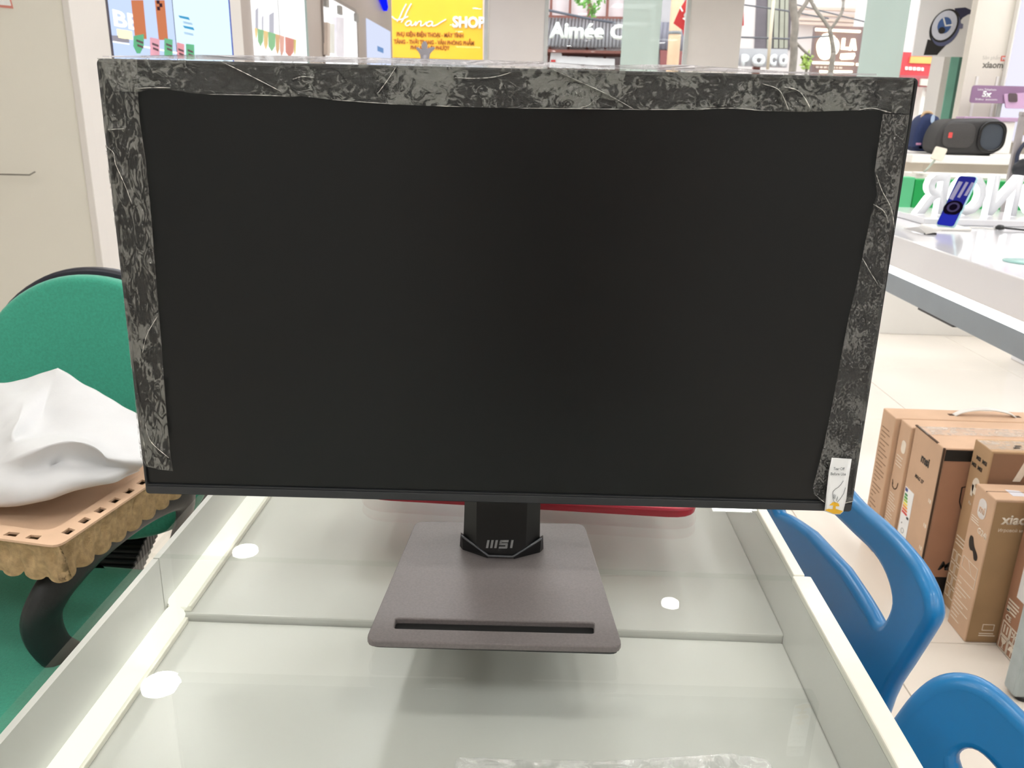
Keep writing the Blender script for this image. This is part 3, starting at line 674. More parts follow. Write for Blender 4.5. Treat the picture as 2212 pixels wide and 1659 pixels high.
for j in range(len(R3)):
    for i in range(len(R3[0])): R3[j][i].z = max(R3[j][i].z, TT + .0035)
nr_, nc_ = len(R3), len(R3[0])
back = [Vector((p.x, p.y + .035, TT + .004)) for p in R3[0]]
R3 = [back] + R3; nr_ += 1
V = [p for r in R3 for p in r]; F = [[j * nc_ + i, j * nc_ + i + 1, (j + 1) * nc_ + i + 1, (j + 1) * nc_ + i] for j in range(nr_ - 1) for i in range(nc_ - 1)]
fo = pydata('foam_wrap', V, F, M_foam, None, True); tag(fo, 'white foam wrapping sheet heaped over the pulp tray', 'foam sheet')
s1 = fo.modifiers.new('sub', 'SUBSURF'); s1.levels = 4; s1.render_levels = 4; s1.subdivision_type = 'SIMPLE' if False else 'CATMULL_CLARK'
for e in fo.data.edges: pass
cr = fo.data.attributes.new('crease_edge', 'FLOAT', 'EDGE')
def vid(j, i): return (j + 1) * nc_ + i
cre = {}
for pth in ([(0, 4), (1, 4), (2, 4)], [(0, 4), (1, 3), (2, 3), (3, 3)], [(0, 4), (0, 5), (0, 6), (0, 7), (0, 8)], [(4, 2), (4, 3), (4, 4), (4, 5), (4, 6), (4, 7), (5, 7)], [(5, 4), (5, 5)], [(2, 2), (2, 3), (3, 3)], [(0, 0), (0, 1), (0, 2), (0, 3), (0, 4)]):
    for a, b in zip(pth, pth[1:]): cre[frozenset((vid(*a), vid(*b)))] = 1.0
for e in fo.data.edges:
    k = frozenset(e.vertices)
    if k in cre: cr.data[e.index].value = cre[k]
tx = bpy.data.textures.new('foam_crumple', 'CLOUDS'); tx.noise_scale = .07; tx.noise_depth = 1
dm = fo.modifiers.new('crumple', 'DISPLACE'); dm.texture = tx; dm.strength = .012; dm.mid_level = .5
sd2 = fo.modifiers.new('thick', 'SOLIDIFY'); sd2.thickness = .001

# ================================================================= BLUE CHAIRS
M_blue = mat('blue_plastic', '#1676b2', .34, nscale=7, namp=.04, bump=.05, bscale=900, coat=.1)
def on_surf(px, py, g):
    """first point along the pixel ray with g(point)=0"""
    d = ray(px, py); lo, hi = .2, 4.0; pv = g(CAM + d * lo)
    for k in range(1, 400):
        t = lo + (hi - lo) * k / 400; v = g(CAM + d * t)
        if pv * v <= 0:
            a, b = t - (hi - lo) / 400, t
            for _ in range(40):
                c = (a + b) / 2
                if g(CAM + d * a) * g(CAM + d * c) <= 0: b = c
                else: a = c
            return CAM + d * a
        pv = v
    return CAM + d * 1.0
def chair_base(t, cx, cy, ang, seat_z=.44):
    """tub seat with four splayed legs; ang = direction the chair faces"""
    f = Vector((math.cos(ang), math.sin(ang), 0)); s = Vector((-f.y, f.x, 0)); c = Vector((cx, cy, 0))
    o = smooth2([(-.20, -.19), (-.21, 0), (-.20, .19), (-.05, .215), (.12, .20), (.19, .12), (.20, 0), (.19, -.12), (.12, -.20), (-.05, -.215)], 4, True)
    slab('seat', o, lambda a, b: c + f * a + s * b + Vector((0, 0, seat_z - .03 + .10 * (a * a + b * b))), Vector((0, 0, .022)), M_blue, t, (), .04, .008, True, 2)
    for a in (-1, 1):
        for b in (-1, 1):
            tube('leg', [c + f * .10 * a + s * .10 * b + Vector((0, 0, seat_z - .02)), c + f * .17 * a + s * .17 * b], [.016, .011], M_alu, t, 10)

# chair beside the counter, seen along its curved back
c1x = lambda y, z: .376 - .13 * (y - .91) - .12 * (y - .91) ** 2 + .06 * (z - .78)
g1 = lambda p: p.x - c1x(p.y, p.z)
def s1m(u, v): return Vector((c1x(u, v), u, v))
def offset2(poly, d):
    A_ = sum(poly[i - 1][0] * poly[i][1] - poly[i][0] * poly[i - 1][1] for i in range(len(poly))); sg = 1 if A_ > 0 else -1; out = []
    for i in range(len(poly)):
        p, n_ = Vector(poly[i - 1]), Vector(poly[(i + 1) % len(poly)]); t_ = n_ - p
        if t_.length < 1e-9: continue
        t_.normalize(); out.append((poly[i][0] + t_.y * sg * d, poly[i][1] - t_.x * sg * d))
    return out
def chair_back(t, outl, slotl, mp, th):
    outl = offset2(outl, -th.length / 2); slotl = offset2(slotl, th.length / 2)
    V_, F_ = cdt(outl, (slotl,), .02); bm = bmesh.new(); r_ = th.length / 2
    lo = [bm.verts.new(mp(v.x, v.y)) for v in V_]; hi = [bm.verts.new(mp(v.x, v.y) + th) for v in V_]
    for f in F_: bm.faces.new([lo[i] for i in f]); bm.faces.new([hi[i] for i in f][::-1])
    bmesh.ops.delete(bm, geom=[v for v in bm.verts if not v.link_faces], context='VERTS')
    for lp_ in (outl, slotl):
        P_ = [mp(a, b) + th / 2 for a, b in lp_]; P_ += P_[:2]; bm_tube(bm, P_, r_, 12, False)
    return from_bm('backrest', bm, M_blue, t, True)
bc = thing('plastic_chair', (.27, .925, 0), 'blue plastic chair pushed up to the counter beside the cardboard boxes', 'chair', 'blue plastic chairs')
YC = .925
near = [(1845, 1085), (1905, 1138), (1960, 1200), (1992, 1255), (2006, 1300), (2006, 1338), (1985, 1378), (1945, 1442), (1905, 1512)]
N3 = [on_surf(x, y, g1) for x, y in near]; N2 = [(p.y, p.z) for p in N3]
N2.append((N2[-1][0] + .01, .50)); N2.append((N2[-1][0] + .03, .43))
half = smooth2([(YC, max(z for _, z in N2[:2]) + .003)] + [q for q in N2 if q[0] < YC - .01], 3)
outl = half + [(2 * YC - a, b) for a, b in half[::-1][:-1]]
S3 = [on_surf(x, y, g1) for x, y in ((1835, 1155), (1880, 1200), (1906, 1245), (1918, 1290), (1914, 1318), (1900, 1342), (1888, 1344), (1876, 1322), (1850, 1278), (1815, 1225), (1775, 1178))]
S2 = [(p.y, p.z) for p in S3]; S2 = [q for q in S2 if q[0] < YC]
sh = smooth2(S2, 3); slotl = sh + [(2 * YC - a, b) for a, b in sh[::-1]]
chair_back(bc, outl, slotl, s1m, Vector((.020, 0, 0)))
chair_base(bc, .19, .925, math.pi)
# nearer chair turned towards the viewpoint
A2 = Vector((.352, .588, 0)); f2 = Vector((-.62, -.785, 0)).normalized(); w2 = Vector((-f2.y, f2.x, 0)) * -1
w2 = Vector((.785, -.62, 0)).normalized()
g2 = lambda p: (p - A2).dot(f2) + .08 * (p.z - .76) - .5 * (p - A2).dot(w2) ** 2 * 0
def s2m(u, v): return A2 + w2 * u + f2 * (-.08 * (v - .76)) + Vector((0, 0, v))
bd = thing('plastic_chair', (.30, .46, 0), 'blue plastic chair cut off by the bottom right corner of the picture', 'chair', 'blue plastic chairs')
def uv2(px): 
    o = []
    for x, y in px:
        p = on_surf(x, y, g2); o.append(((p - A2).dot(w2), p.z))
    return o
o2 = uv2([(1880, 1640), (1905, 1592), (1930, 1555), (1965, 1510), (2005, 1479), (2050, 1467), (2100, 1474), (2150, 1502), (2212, 1560), (2260, 1612), (2290, 1680)])
cu = (o2[0][0] + o2[-1][0]) / 2
o2 = smooth2(o2, 3) + [(o2[-1][0] - .01, .56), (o2[-1][0] - .04, .45), (o2[0][0] + .04, .45), (o2[0][0] + .01, .56)]
sl2 = smooth2(uv2([(2066, 1655), (2070, 1640), (2082, 1630), (2098, 1629), (2118, 1640), (2145, 1668), (2175, 1712), (2180, 1745), (2160, 1760), (2120, 1740), (2082, 1695)]), 2, True)
chair_back(bd, o2, sl2, s2m, -f2 * .020)
cc = A2 + w2 * cu + f2 * .19
chair_base(bd, cc.x, cc.y, math.atan2(f2.y, f2.x))

# ================================================================= CARDBOARD BOXES
M_cb = mat('cardboard_light', '#cba88b', .75, nscale=14, namp=.05, bump=.05, bscale=300)
M_cb2 = mat('cardboard_tan', '#b5936f', .75, nscale=14, namp=.05, bump=.05, bscale=300)
M_cb3 = mat('cardboard_brown', '#a67a60', .72, nscale=14, namp=.05, bump=.05, bscale=300)
M_seam = mat('box_seam', '#4a3424', .9, nscale=40)
M_tape = film_mat('packing_tape', .12, .4, 40, '#d8d0c4', bump=.6, bsc=90)
M_kprint = mat('black_print', '#171412', .6, nscale=40)
UX, UY, UZ = Vector((1, 0, 0)), Vector((0, 1, 0)), Vector((0, 0, 1))
XR = 1.72
def carton(label, x, y0, y1, h, m, mlid=None, xr=XR):
    t = thing('cardboard_box', ((x + xr) / 2, (y0 + y1) / 2, 0), label, 'box', 'monitor boxes on the floor')
    box('carton', (x, y0, 0.0), (xr, y1, h), m, t, .003)
    return t
def left(t, x):   # map on the left end face: a runs towards the viewer, b up
    return lambda a, b: Vector((x - .0004, a, b))
NL = Vector((-.0006, 0, 0))
def ltext(t, s, size, x, y, z, m, rot=False, **k):
    return text('lettering', s, size, (x - .0004, y, z), -UY, UZ, m, t, **k)
def lines(name, t, mp, th, m, a0, a1, b0, step, n, wd, jit=.3):
    pl = []
    for k in range(n):
        e = a1 - (a1 - a0) * random.random() * jit; pl.append([(a0, b0 - k * step), (e, b0 - k * step)])
    return strokes(name, pl, wd, mp, th, m, t)
def energy_label(t, mp, nrm, a0, b0, wdt, hgt):
    e = slab('energy_label', [(a0, b0), (a0 + wdt, b0), (a0 + wdt, b0 + hgt), (a0, b0 + hgt)], mp, nrm, M_sticker, t)
    def mp2(a, b): return mp(a0 + a * wdt, b0 + b * hgt) + nrm
    slab('blue_header', [(.04, .93), (.3, .93), (.3, .985), (.04, .985)], mp2, nrm, mat('euro_blue', '#26357f', .5, nscale=30), e)
    strokes('header_text', [[(.36, .955), (.95, .955)]], .0035, lambda a, b: mp2(a / 1, b), nrm, mat('blue_print', '#4a5596', .5, nscale=30), e) if False else None
    for k, c in enumerate(('#1f8a3c', '#4fa83a', '#a5c73f', '#f2d94e', '#f0a63c', '#de6a35', '#cf3630')):
        y = .86 - k * .05
        slab('rating_arrow', [(.08, y), (.34 + .05 * k, y), (.40 + .05 * k, y + .018), (.34 + .05 * k, y + .036), (.08, y + .036)], mp2, nrm, mat('rating_%d' % k, c, .5, nscale=30), e)
    slab('class_mark', [(.72, .52), (.9, .52), (.9, .56), (.72, .56), (.66, .54)], mp2, nrm, M_kprint, e)
    slab('icon', circle(.5, .28, .16, .045, 14), mp2, nrm, mat('icon_grey', '#9a9d9f', .6, nscale=30), e, (circle(.5, .28, .13, .035, 14),))
    slab('icon', [(.25, .38), (.3, .38), (.3, .40), (.25, .40)], mp2, nrm, M_kprint, e)
    return e
# far box with a handle
xA = 1.020
A = carton('furthest cardboard box of the row with a carry handle on top', xA, 2.195, 2.282, .42, M_cb)
mp = left(A, xA)
lines('small_print', A, lambda a, b: mp(2.275 - a, b), NL, mat('brown_print', '#8a6a4e', .7, nscale=30), .008, .07, .37, .0125, 26, .0022, .8)
tube('carry_handle', smooth_path([(1.20, 2.238, .419), (1.225, 2.238, .432), (1.285, 2.238, .440), (1.345, 2.238, .432), (1.37, 2.238, .419)], 5), .011, mat('handle_white', '#d9d6d0', .4, nscale=20), A, 8, sq=(1.0, .25))
for hx in (1.185, 1.365): box('handle_slot', (hx, 2.231, .4195), (hx + .02, 2.246, .4205), M_seam, A)
slab('tape_strip', [(1.40, 2.20), (1.56, 2.205), (1.55, 2.25), (1.42, 2.245)], lambda a, b: Vector((a, b, .4205)), .0003, mat('white_tape', '#d9d8df', .25, nscale=30), A)
# box with round mark and finger hole
xA2 = 1.033
A2b = carton('cardboard box with a pale round mark and curved finger hole on its end', xA2, 2.122, 2.190, .42, M_cb)
mp = left(A2b, xA2); mq = lambda a, b: mp(2.186 - a, b)
slab('brand_mark', rrect(.026, .335, .052, .372, .011), mq, NL, M_wprint, A2b)
lines('small_print', A2b, mq, NL, M_wprint, .01, .05, .32, .009, 4, .002)
strokes('finger_hole', [smooth2([(.012, .235), (.016, .226), (.03, .223), (.042, .232), (.045, .247)], 3), [(.010, .243), (.016, .232)]], .003, mq, NL, M_seam, A2b)
lines('small_print', A2b, mq, NL, M_wprint, .008, .055, .205, .0085, 14, .0018, .7)
# msi box
xB = 1.040; hB = .43
B = carton('open faced brown monitor box with a black shield emblem and energy label', xB, 1.955, 2.118, hB, M_cb)
mp = left(B, xB); mq = lambda a, b: mp(2.118 - a, b)
face = lambda a, b: Vector((a, 1.9546, b)); NF = Vector((0, -.0006, 0))
slab('front_panel', [(xB + .006, .008), (XR - .004, .008), (XR - .004, hB - .004), (xB + .006, hB - .004)], face, NF, M_cb3, B)
face2 = lambda a, b: Vector((a, 1.9538, b))
slab('black_band', [(xB + .006, hB - .034), (XR - .004, hB - .034), (XR - .004, hB - .004), (xB + .006, hB - .004)], face2, NF, M_kprint, B)
slab('black_band', [(xB + .004, .004), (XR - .004, .004), (XR - .004, .066), (xB + .004, .066)], face2, NF, M_kprint, B)
boxes('flap_edge', [((xB - .0006, 1.953, .01), (xB + .004, 1.957, hB)), ((xB - .0008, 1.99, hB - .002), (xB + .005, 2.118, hB + .0008))], M_seam, B)
ltext(B, 'msi', .034, xB, 2.055, .352, M_ink, bold=.0012)
ltext(B, 'MAG 27', .014, xB, 2.070, .300, M_ink, bold=.0003, shear=.2)
energy_label(B, lambda a, b: mp(2.108 - a, b), NL, 0.0, .085, .052, .17)
sx = xB + .10
shd = smooth2([(sx - .036, .322), (sx, .340), (sx + .036, .322), (sx + .034, .275), (sx, .235), (sx - .034, .275)], 1)
shd = [(sx - .036, .325), (sx - .014, .330), (sx, .341), (sx + .014, .330), (sx + .036, .325), (sx + .035, .285), (sx + .022, .255), (sx, .238), (sx - .022, .255), (sx - .035, .285), (sx - .036, .325)]
strokes('shield_outline', [shd], .0028, face2, NF, M_kprint, B)
drg = smooth2([(sx - .024, .312), (sx - .012, .306), (sx - .004, .318), (sx + .010, .322), (sx + .024, .312), (sx + .016, .306), (sx + .004, .304), (sx - .006, .294), (sx - .010, .282), (sx - .004, .270), (sx + .006, .264), (sx + .018, .268), (sx + .008, .256), (sx - .002, .250), (sx - .012, .258), (sx - .020, .268), (sx - .016, .276), (sx - .026, .284), (sx - .018, .292)], 2, True)
slab('dragon_emblem', drg, face2, NF, M_kprint, B)
text('lettering', 'MAG', .034, (xB + .045, 1.9538, .088), UX, UZ, M_kprint, B, bold=.001, shear=.35)
text('lettering', '27qp.2', .022, (xB + .16, 1.985, hB + .0004), -UX, -UY, M_ink, B, bold=.0004) if False else text('lettering', '24hL2', .020, (xB + .125, 1.975, hB + .0004), UX, UY, M_ink, B, bold=.0004, shear=.1)
for zz in (.27, .20, .135): boxes('corner_mark', [((xB - .0006, 1.966, zz), (xB, 1.972, zz + .010)), ((xB - .0006, 1.976, zz), (xB, 1.979, zz + .010))], M_wprint, B)
tp = crinkled('tape_strip', [(xB - .001, 2.045), (XR - .01, 2.045), (XR - .01, 2.105), (xB - .001, 2.105)], lambda a, b: Vector((a, b, hB + .0006)), UZ, .0025, 60, M_tape, B, .010, 6)
# taped msi patterned box
xC = 1.108; hC = .461
C_ = carton('taped box printed with white slanted bars and a round P mark', xC, 1.866, 1.947, hC, M_cb2)
mp = left(C_, xC); mq = lambda a, b: mp(1.947 - a, b)
face = lambda a, b: Vector((a, 1.8656, b))
slab('front_panel', [(xC + .004, .004), (XR - .004, .004), (XR - .004, hC - .006), (xC + .004, hC - .006)], face, NF, mat('cardboard_dark', '#8e6a51', .72, nscale=14), C_)
f2_ = lambda a, b: Vector((a, 1.8648, b))
bm = bmesh.new()
for k in range(3):
    a = xC + .062 + k * .032
    q = [(a, .385), (a + .018, .385), (a + .036, .437), (a + .018, .437)]
    vs = [bm.verts.new(f2_(*p)) for p in q]; ws = [bm.verts.new(f2_(*p) + NF) for p in q]; bm.faces.new(ws)
    for i in range(4): bm.faces.new((vs[i], vs[(i + 1) % 4], ws[(i + 1) % 4], ws[i]))
from_bm('slanted_bars', bm, M_wprint, C_)
text('lettering', 'SI', .072, (xC + .170, 1.8648, .385), UX, UZ, M_wprint, C_, bold=.003, shear=.35)
for k in range(3):
    for j in range(3): text('tape_lettering', 'MSI', .011, (xC + .06 + k * .055 + j * .01, 1.885 + j * .012, hC + .0016), UX, UY, M_ink, C_, bold=.0003, shear=.3) if j < 2 else None
for k in range(4): ltext(C_, 'MSI', .014, xC - .0003, 1.938 - k * .014, .395 + (k % 2) * .022, M_ink, bold=.0004)
crinkled('tape_strip', [(xC - .001, 1.876), (XR - .01, 1.876), (XR - .01, 1.934), (xC - .001, 1.934)], lambda a, b: Vector((a, b, hC + .0004)), UZ, .0016, 60, M_tape, C_, .010, 9)
slab('brand_mark', circle(.045, .352, .017, .022, 16), mq, NL, M_wprint, C_, (circle(.047, .354, .005, .006, 10),))
slab('brand_mark', [(.028, .322), (.038, .322), (.038, .352), (.028, .352)], mq, NL, M_wprint, C_)
ltext(C_, 'Po', .012, xC, 1.918, .298, M_wprint)
strokes('pictogram', [[(.008 + (k % 3) * .024, .03 + (k // 3) * .034), (.026 + (k % 3) * .024, .03 + (k // 3) * .034), (.026 + (k % 3) * .024, .056 + (k // 3) * .034), (.008 + (k % 3) * .024, .056 + (k // 3) * .034), (.008 + (k % 3) * .024, .03 + (k // 3) * .034)] for k in range(12)], .0022, mq, NL, M_wprint, C_)
lines('small_print', C_, mq, NL, M_wprint, .01, .07, .20, .010, 3, .003)
# G24 box
xD = 1.079; hD = .383
D = carton('shorter box marked G24 with a torn finger hole in its end', xD, 1.763, 1.852, hD, M_cb)
mp = left(D, xD); mq = lambda a, b: mp(1.852 - a, b)
face = lambda a, b: Vector((a, 1.7626, b))
slab('front_panel', [(xD + .003, .003), (XR - .004, .003), (XR - .004, hD - .006), (xD + .003, hD - .006)], face, NF, mat('cardboard_khaki', '#a3835f', .72, nscale=14), D)
slab('brand_mark', rrect(.028, .312, .062, .362, .015), mq, NL, mat('pale_print', '#dcd6d2', .5, nscale=20), D)
ltext(D, 'mi', .026, xD - .0006, 1.852 - .034, .327, M_cb, bold=.0008)
lines('small_print', D, mq, NL, M_wprint, .010, .05, .305, .006, 3, .002)
ltext(D, 'G24i', .021, xD, 1.852 - .045, .276, M_wprint, bold=.0004)
slab('finger_hole', smooth2([(.020, .243), (.023, .256), (.034, .256), (.040, .246), (.048, .236), (.060, .229), (.068, .220), (.066, .210), (.056, .208), (.050, .216), (.044, .224), (.036, .222), (.030, .224), (.024, .230)], 2, True), mq, NL, mat('hole_dark', '#2a221b', .9, nscale=30), D)
strokes('box_drawing', [[(.012, .165), (.08, .165), (.08, .195), (.012, .195), (.012, .165)], [(.012, .14), (.08, .14), (.08, .165)], [(.035, .195), (.06, .165)]], .0014, mq, NL, M_wprint, D)
lines('small_print', D, mq, NL, M_wprint, .010, .082, .125, .011, 10, .0022, .8)
text('lettering', 'xiaomi', .034, (xD + .022, 1.7622, .322), UX, UZ, M_wprint, D, bold=.001)
text('lettering', 'Игровой монитор', .011, (xD + .020, 1.7622, .302), UX, UZ, M_wprint, D)
strokes('pictogram', [[(xD + .035, .036), (xD + .062, .036), (xD + .062, .052), (xD + .035, .052), (xD + .035, .036)]], .0016, lambda a, b: Vector((a, 1.762, b)), NF, M_wprint, D)
lines('small_print', D, lambda a, b: Vector((xD + a, 1.762, b)), NF, M_wprint, .03, .07, .027, .006, 2, .0022, .2)
boxes('flap_edge', [((xD, 1.806, hD - .001), (XR, 1.8075, hD + .0006))], M_seam, D)
slab('tape_strip', [(xD + .05, 1.785), (xD + .085, 1.785), (xD + .08, 1.815), (xD + .05, 1.82)], lambda a, b: Vector((a, b, hD + .0004)), .0003, MATS['white_tape'], D)
# nearest brown box with CE marks
xE = 1.152; hE = .40
E_ = carton('brown box with handling pictograms cut off by the right edge', xE, 1.675, 1.758, hE, M_cb3)
mp = left(E_, xE); mq = lambda a, b: mp(1.758 - a, b)
energy_label(E_, mq, NL, .036, .155, .042, .165)
lines('small_print', E_, mq, NL, M_wprint, .016, .04, .318, .012, 2, .005, .1)
for (a, b) in ((.010, .042), (.045, .042), (.010, .004), (.045, .004)):
    strokes('pictogram', [[(a, b), (a + .031, b), (a + .031, b + .034), (a, b + .034), (a, b)]], .0028, mq, NL, M_wprint, E_)
strokes('pictogram', [[(.019, .050), (.019, .068)], [(.031, .050), (.031, .068)]], .0045, mq, NL, M_wprint, E_)
slab('pictogram', smooth2([(.015, .034), (.037, .034), (.033, .024), (.028, .020), (.028, .010), (.033, .008), (.019, .008), (.024, .010), (.024, .020), (.019, .024)], 1, True), mq, NL, M_wprint, E_)
slab('pictogram', smooth2([(.048, .020), (.053, .032), (.060, .036), (.068, .032), (.073, .020), (.062, .022), (.062, .009), (.059, .009), (.059, .022)], 1, True), mq, NL, M_wprint, E_)
strokes('pictogram', [[(.06, .046), (.06, .072)], [(.050, .056), (.070, .068)], [(.050, .068), (.070, .056)]], .003, mq, NL, M_wprint, E_)
ltext(E_, 'CE', .018, xE, 1.745, .084, M_wprint, bold=.0006)
lines('small_print', E_, mq, NL, M_wprint, .012, .06, .135, .009, 4, .004)
slab('pictogram', circle(.016, .110, .006, n=12), mq, NL, M_wprint, E_)

# grey painted post foot at the right edge
pf = thing('metal_post', (1.105, 1.56, 0), 'chipped grey painted metal post leaning in from the right edge', 'post')
M_gp = mat('grey_paint', '#a9b3b3', .45, nscale=30, namp=.08)
box('post', (1.078, 1.545, .010), (1.150, 1.590, .75), M_gp, pf, .008, 3)
lathe('rubber_foot', [(.014, 0), (.016, .004), (.014, .013)], (1.105, 1.56, 0), M_black, pf, 12)

# ================================================================= PHONE COUNTER ON THE RIGHT
hc = thing('demo_counter', (1.95, 3.4, 0), 'white phone counter with a bright light strip under its edge', 'counter')
HX, HY0, HY1, HZ = 1.415, 2.30, 4.5, .78
M_hw = mat('counter_white_gloss', '#e4e3e6', .10, nscale=3, namp=.01, coat=.3)
M_hgrey = mat('counter_grey_panel', '#8b949b', .4, nscale=6, namp=.05)
box('counter_top', (HX, HY0, .662), (2.75, HY1, HZ), M_hw, hc, .004)
box('light_strip_underglow', (HX + .004, HY0 + .004, .632), (2.746, HY1 - .004, .662), emit('strip_light', '#ffffff', 2.0), hc)  # edge strip; its full glowing underside is added to brighten the floor
for lo_, hi_ in (((HX + .012, HY0 + .012, .553), (HX + .022, HY1 - .012, .632)), ((2.728, HY0 + .012, .553), (2.738, HY1 - .012, .632)), ((HX + .022, HY0 + .012, .553), (2.728, HY0 + .022, .632)), ((HX + .022, HY1 - .022, .553), (2.728, HY1 - .012, .632))):
    box('lower_panel', lo_, hi_, M_hgrey, hc)
box('pedestal', (2.60, 2.5, 0), (2.72, 4.4, .632), M_hw, hc, .005)
box('dark_edge_strip', (HX + .012, 2.78, .546), (HX + .05, 3.05, .553), M_black, hc)  # short black strip along the panel's lower edge
lg = thing('letter_plinth', (2.2, 3.9, HZ), 'low white plinth carrying the glowing brand letters', 'plinth')
box('plinth_block', (1.70, 3.72, HZ + .0005), (2.74, 4.10, .808), M_hw, lg, .004)
sg = thing('letter_sign', (2.2, 3.84, .808), 'glowing white brand letters seen from behind on the phone counter', 'sign')
M_letb = mat('letter_back', '#dfe0e4', .35, nscale=10, namp=.02); E_let = emit('letter_glow', '#ffffff', 1.9)
xs = 1.735
for ch_, wd in (('R', .125), ('O', .150), ('N', .130), ('O', .150), ('H', .130)):
    text('letter', ch_, .245, (xs + wd, 3.885, .8155), -UX, UZ, M_letb, sg, bold=.006, th=.055, width=wd, side=E_let)
    xs += wd + .022
# phone leaning on a stand
ph = thing('display_phone', (1.75, 3.60, HZ), 'upright blue phone with a patterned screen standing on the white counter', 'phone')
pb = on_y(2040, 489, 3.55); pt = on_y(2092, 380, 3.62)
pu = (pt - pb).normalized(); pr = Vector((.60, -.80, 0)); pr = (pr - pu * pr.dot(pu)).normalized(); pn = pr.cross(pu)
L_, W_ = (pt - pb).length, .080
pmap = lambda d: (lambda a, b: pb + pr * a + pu * b + pn * d)
slab('phone_body', rrect(-W_ / 2, 0, W_ / 2, L_, .014), pmap(-.012), pn * .012, mat('pale_blue_case', '#a9d3de', .3, nscale=20), ph, (), None, .003)
slab('phone_screen', rrect(-W_ / 2 + .003, .003, W_ / 2 - .003, L_ - .003, .012), pmap(.0002), pn * .0008, emit('phone_blue', '#2f318f', .9), ph)
slab('bright_patch', rrect(-W_ / 2 + .005, .005, W_ / 2 - .005, .055, .008), pmap(.0012), pn * .0005, emit('phone_blue2', '#2b33b0', 1.0), ph)
slab('dark_dial', circle(0, .085, .040, .034), pmap(.0012), pn * .0005, emit('phone_dark', '#1b1426', .6), ph)
slab('dial_ring', circle(0, .088, .026, .022), pmap(.0018), pn * .0005, emit('phone_ring', '#53496f', .8), ph, (circle(0, .088, .017, .015),))
for k, (a0, a1) in enumerate(((-.034, -.012), (-.004, .012), (.020, .036))):
    slab('screen_stripe', [(a0, .125 + .01 * k), (a1 - .004, .120 + .012 * k), (a1 + .002, L_ - .03), (a0 + .006, L_ - .028)], pmap(.0012), pn * .0005, emit('phone_lilac', '#b8b0cf', .8), ph)
pq = Vector((pb.x, pb.y, HZ))
box('stand_base', (pq.x - .06, pq.y - .03, HZ + .0005), (pq.x + .10, pq.y + .09, HZ + .012), M_white, ph, .003)
tube('stand_stem', [Vector((pq.x + .06, pq.y + .05, HZ + .01)), pb + pu * .08 - pn * .016], .006, M_white, ph, 8)
cdm = thing('price_card', (1.63, 3.50, HZ), 'small folded price card lying on the white counter', 'card')
ca, cb_, cc_ = on_z(1950, 494, HZ + .004), on_z(2000, 506, HZ + .002), on_z(2033, 499, HZ + .02)
pydata('card', [ca, cb_, cc_, on_z(1985, 489, HZ + .03), ca + Vector((0, 0, .002)), cb_ + Vector((0, 0, .002)), cc_ + Vector((0, 0, .002)), on_z(1985, 489, HZ + .032)], [[0, 1, 2, 3], [4, 5, 6, 7], [0, 1, 5, 4], [1, 2, 6, 5], [2, 3, 7, 6], [3, 0, 4, 7]], M_white, cdm)
box('card_foot', (cb_.x - .004, cb_.y + .002, HZ + .0005), (cc_.x, cb_.y + .010, HZ + .008), M_black, cdm)
tube('white_cable', smooth_path([(pq.x + .1, pq.y + .06, HZ + .005), (pq.x + .17, pq.y + .08, HZ + .004), (pq.x + .24, pq.y + .05, HZ + .004), (pq.x + .27, pq.y + .12, HZ + .004)], 5), .003, M_white, ph, 6)
pl_ = on_z(2160, 493, HZ + .008)
cb2 = thing('cable_plug', (pl_.x, pl_.y, HZ), 'black security cable plug lying on the white counter', 'plug')
lathe('plug_head', [(.004, 0), (.017, .003), (.019, .010), (.012, .020), (.004, .022)], (pl_.x, pl_.y, HZ + .001), M_black, cb2, 14)
tube('cable', smooth_path([(pl_.x, pl_.y, HZ + .012), (pl_.x + .05, pl_.y - .01, HZ + .008), (pl_.x + .16, pl_.y - .02, HZ + .004), (pl_.x + .4, pl_.y + .05, HZ + .004)], 5), .0045, M_black, cb2, 6)
dq = on_z(2212, 566, HZ)
ds = thing('round_sticker', (dq.x, dq.y, HZ), 'pale teal round pad on the white counter near the edge', 'pad')
lathe('pad', [(.06, .0005), (.06, .003)], (dq.x, dq.y, HZ), mat('pale_teal', '#bcd6d2', .3, nscale=10), ds, 24)
lathe('pad_rim', [(.062, .0005), (.062, .002), (.061, .0035)], (dq.x, dq.y, HZ - .0002), mat('teal_rim', '#8fbcb6', .3, nscale=10), ds, 24)
# clutter on the floor beyond
q = on_z(2010, 711, 0)
tb = thing('teal_basket', (q.x + .02, q.y + .1, 0), 'small translucent teal box standing on the far floor', 'box')
bw = on_z(2034, 712, 0).x - on_z(1997, 711, 0).x
M_teal = thin_glass('teal_plastic', '#a9dce8', frost=.55, frostcol='#8fd0e0')
x0_ = on_z(1997, 711, 0).x
boxes('basket_wall', [((x0_, q.y, 0.001), (x0_ + bw, q.y + .004, .17)), ((x0_, q.y + .16, .001), (x0_ + bw, q.y + .164, .17)), ((x0_, q.y, .001), (x0_ + .004, q.y + .164, .17)), ((x0_ + bw - .004, q.y, .001), (x0_ + bw, q.y + .164, .17))], M_teal, tb)
box('basket_floor', (x0_, q.y, .0005), (x0_ + bw, q.y + .164, .005), mat('teal_dark', '#5fb4c8', .3, nscale=10), tb)
q = on_z(1945, 691, 0)
wb = thing('white_carton', (q.x, q.y + .15, 0), 'white carton with an orange patch on the far floor', 'box')
box('carton', (q.x - .20, q.y, 0.0005), (q.x + .24, q.y + .22, .155), mat('white_card', '#e6ddd4', .6, nscale=10, namp=.04), wb, .004)
